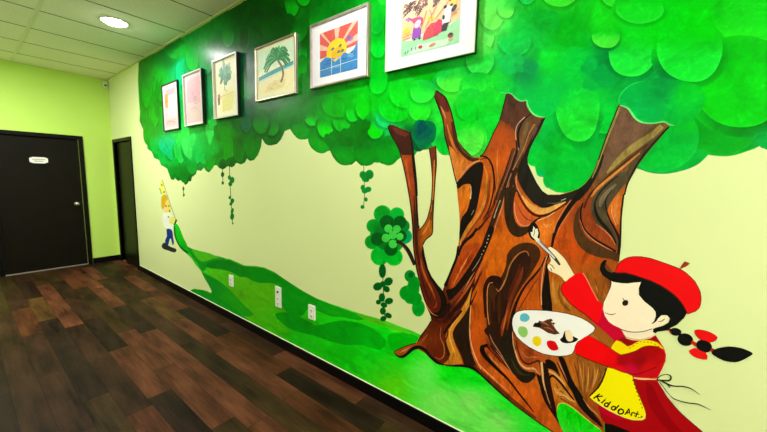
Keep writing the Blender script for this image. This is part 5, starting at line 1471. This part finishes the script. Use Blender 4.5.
def draw_sun(A):
    A.poly((244, 240, 232), [(0, 0), (1, 0), (1, 1), (0, 1)])
    cx, cy = .46, .5
    A.poly((232, 92, 78), [(0, .42), (1, .5), (1, .99), (0, .99)])
    for k_ in range(9):
        a = .12 + k_ * .36
        p = []
        for s in (-.055, .055):
            p.append((cx + 1.3 * cos(a + s), cy + 1.3 * sin(a + s)))
        q = [(cx, cy)] + p
        q = [(min(1, max(0, u)), min(.99, max(.3, v))) for u, v in q]
        A.poly((250, 196, 170), q)
    A.ell((252, 215, 40), cx, cy, .27, .26, n=32)
    A.ell((250, 190, 20), cx + .02, cy - .05, .16, .12)
    for u, v in ((.36, .56), (.56, .58), (.52, .46), (.62, .46)):
        A.ell((70, 130, 150), u, v, .035, .028, .5)
        A.line((60, 90, 60), [(u - .05, v - .02), (u, v + .03), (u + .05, v)], .012)
    A.ell((200, 110, 170), .83, .66, .06, .05, .5); A.ell((110, 110, 190), .78, .7, .05, .04, -.4)
    A.line((150, 80, 150), [(.72, .62), (.8, .68), (.95, .72)], .015)
    A.poly((55, 140, 205), [(0, 0), (1, 0), (1, .56), (.9, .42), (.78, .36), (.66, .42), (.55, .33), (.42, .27), (.3, .38), (.16, .43), (0, .34)])
    random.seed(9)
    for i in range(16):
        u, v = random.uniform(.02, .85), random.uniform(.04, .36)
        A.line(random.choice([(130, 190, 228), (30, 95, 175), (40, 115, 195)]), [(u, v), (u + .05, v + .03), (u + .1, v - .01), (u + .14, v + .02)], .02)
    for u in (.33, .57):
        A.line((225, 238, 244), [(u, .0), (u, .36)], .012)
    A.line((225, 238, 244), [(.0, .16), (1, .2)], .01)


def draw_palm(A):
    A.poly((216, 222, 190), [(0, 0), (1, 0), (1, 1), (0, 1)])
    A.poly((200, 222, 200), [(0, .55), (1, .62), (1, .95), (0, .95)])
    A.poly((226, 214, 168), [(.02, .02), (.98, .02), (.98, .5), (.5, .44), (.02, .34)])
    A.poly((216, 200, 140), [(.2, .08), (.7, .1), (.8, .26), (.45, .3), (.25, .2)])
    A.poly((60, 145, 160), [(.03, .36), (.98, .5), (.98, .57), (.5, .52), (.03, .44)])
    A.poly((160, 205, 200), [(.03, .33), (.98, .47), (.98, .5), (.03, .365)])
    A.line((105, 92, 50), [(.66, .22), (.72, .36), (.68, .52), (.58, .68)], .045)
    A.line((165, 140, 80), [(.64, .24), (.7, .36), (.66, .52), (.57, .66)], .014)
    random.seed(3)
    cx, cy = .56, .7
    for k_ in range(30):
        a = -.6 + k_ * (pi + 1.2) / 29
        r = random.uniform(.26, .4)
        c = random.choice([(50, 145, 85), (30, 110, 55), (80, 170, 105), (40, 125, 70)])
        A.line(c, [(cx, cy), (cx + r * .6 * cos(a), cy + r * .55 * sin(a) + .04), (cx + r * cos(a), cy + r * .62 * sin(a) - .08)], .035)
    for q in ((.3, .14), (.36, .12), (.45, .2), (.55, .13)):
        A.line((190, 165, 100), [(q[0], q[1]), (q[0] + .05, q[1] + .03), (q[0] + .1, q[1] + .01)], .012)


def draw_leafy(A):
    A.poly((232, 224, 188), [(0, 0), (1, 0), (1, 1), (0, 1)])
    A.poly((220, 214, 130), [(.3, .05), (.8, .08), (.9, .38), (.5, .46), (.3, .34)])
    A.poly((226, 212, 150), [(.1, .3), (.9, .36), (.9, .4), (.1, .36)])
    random.seed(11)
    for i in range(26):
        a = random.uniform(0, 2 * pi)
        u, v = .48 + .26 * cos(a) * random.random(), .7 + .2 * sin(a) * random.random()
        c = random.choice([(70, 150, 110), (45, 120, 85), (110, 180, 140), (90, 165, 125)])
        A.ell(c, u, v, random.uniform(.09, .16), random.uniform(.04, .07), a)
    A.line((60, 140, 100), [(.3, .9), (.4, .78), (.48, .66)], .07); A.line((60, 140, 100), [(.72, .92), (.62, .8), (.5, .68)], .06)
    A.line((90, 130, 80), [(.48, .62), (.45, .52), (.47, .44)], .03)
    A.poly((190, 105, 90), [(.08, .3), (.2, .32), (.2, .42), (.08, .4)])
    A.poly((60, 25, 35), [(.1, .2), (.17, .21), (.18, .33), (.09, .32)])
    A.line((205, 180, 130), [(.2, .36), (.5, .36), (.85, .38)], .012)


def draw_pinkline(A):
    A.poly((240, 205, 203), [(0, 0), (1, 0), (1, 1), (0, 1)])
    A.poly((240, 182, 190), [(.08, .45), (.9, .4), (.92, .95), (.1, .92)])
    A.poly((240, 214, 200), [(.1, .05), (.9, .06), (.7, .2), (.3, .22)])
    A.line((130, 130, 110), [(.42, .66), (.46, .6), (.5, .52), (.62, .46)], .014)
    A.line((140, 140, 120), [(.5, .52), (.62, .54), (.74, .48)], .012)
    A.line((150, 145, 125), [(.5, .5), (.55, .4), (.75, .4)], .012)
    A.line((205, 120, 130), [(.3, .28), (.5, .32), (.7, .26)], .01)


def draw_sketch(A):
    A.poly((236, 208, 208), [(0, 0), (1, 0), (1, 1), (0, 1)])
    A.poly((238, 165, 168), [(.3, .78), (.9, .8), (.92, .95), (.2, .93)])
    A.poly((200, 160, 80), [(.1, .5), (.3, .5), (.34, .8), (.2, .86), (.08, .8)])
    A.poly((226, 210, 240), [(.4, .3), (.85, .3), (.85, .74), (.45, .72)])
    for i in range(6):
        v = .34 + i * .07
        A.line((190, 140, 160), [(.42, v), (.6, v + .02), (.84, v)], .008)
    A.line((160, 110, 60), [(.1, .6), (.2, .68), (.3, .62)], .02)
    A.poly((240, 195, 190), [(.1, .06), (.9, .06), (.85, .2), (.15, .2)])
    A.line((215, 110, 110), [(.15, .12), (.4, .16), (.8, .1)], .012)


Gs, Gl = 'small portrait pictures in the row on the mural', 'wide pictures in the row on the mural'
picture(4.815, 4.342, 2.046, 2.606, 'farthest framed picture, thin black frame with a pale pink and ochre sketch', 0, M_FBLACK, .014, .022, draw_sketch, (202, 194, 196), (.09, .91, .07, .93), Gs)
picture(4.140, 3.690, 2.052, 2.612, 'second picture from the far end, pale pink sheet in a white frame with dark sides', 0, M_FWHITE, .016, .042, draw_pinkline, (214, 204, 204), (.07, .93, .06, .94), Gs, M_FBLACK)
picture(3.448, 2.990, 2.070, 2.632, 'framed portrait picture of a dark green leafy plant over yellow ground', 0, M_FWHITE, .018, .040, draw_leafy, (244, 236, 208), (.08, .92, .06, .94), Gs, M_FBLACK, 1.06)
picture(2.712, 2.155, 2.156, 2.598, 'framed palm tree on a beach with a blue sea strip', 0, M_FBRONZE, .016, .024, draw_palm, (238, 238, 214), (.05, .95, .06, .94), Gl, M_FSILV, 1.08)
picture(1.982, 1.428, 2.159, 2.601, 'framed picture of a yellow sun with red rays above blue waves', 0, M_FSILV, .015, .030, draw_sun, (222, 219, 226), (.175, .83, .15, .83), Gl, M_FBRONZE)
picture(1.288, .721, 2.158, 2.600, 'largest-looking framed picture, crayon drawing of a pink child, red creature and black and white bear', 0, M_FWHITE, .013, .030, draw_pandas, (222, 218, 228), (.19, .84, .155, .81), Gl, M_FBLACK)
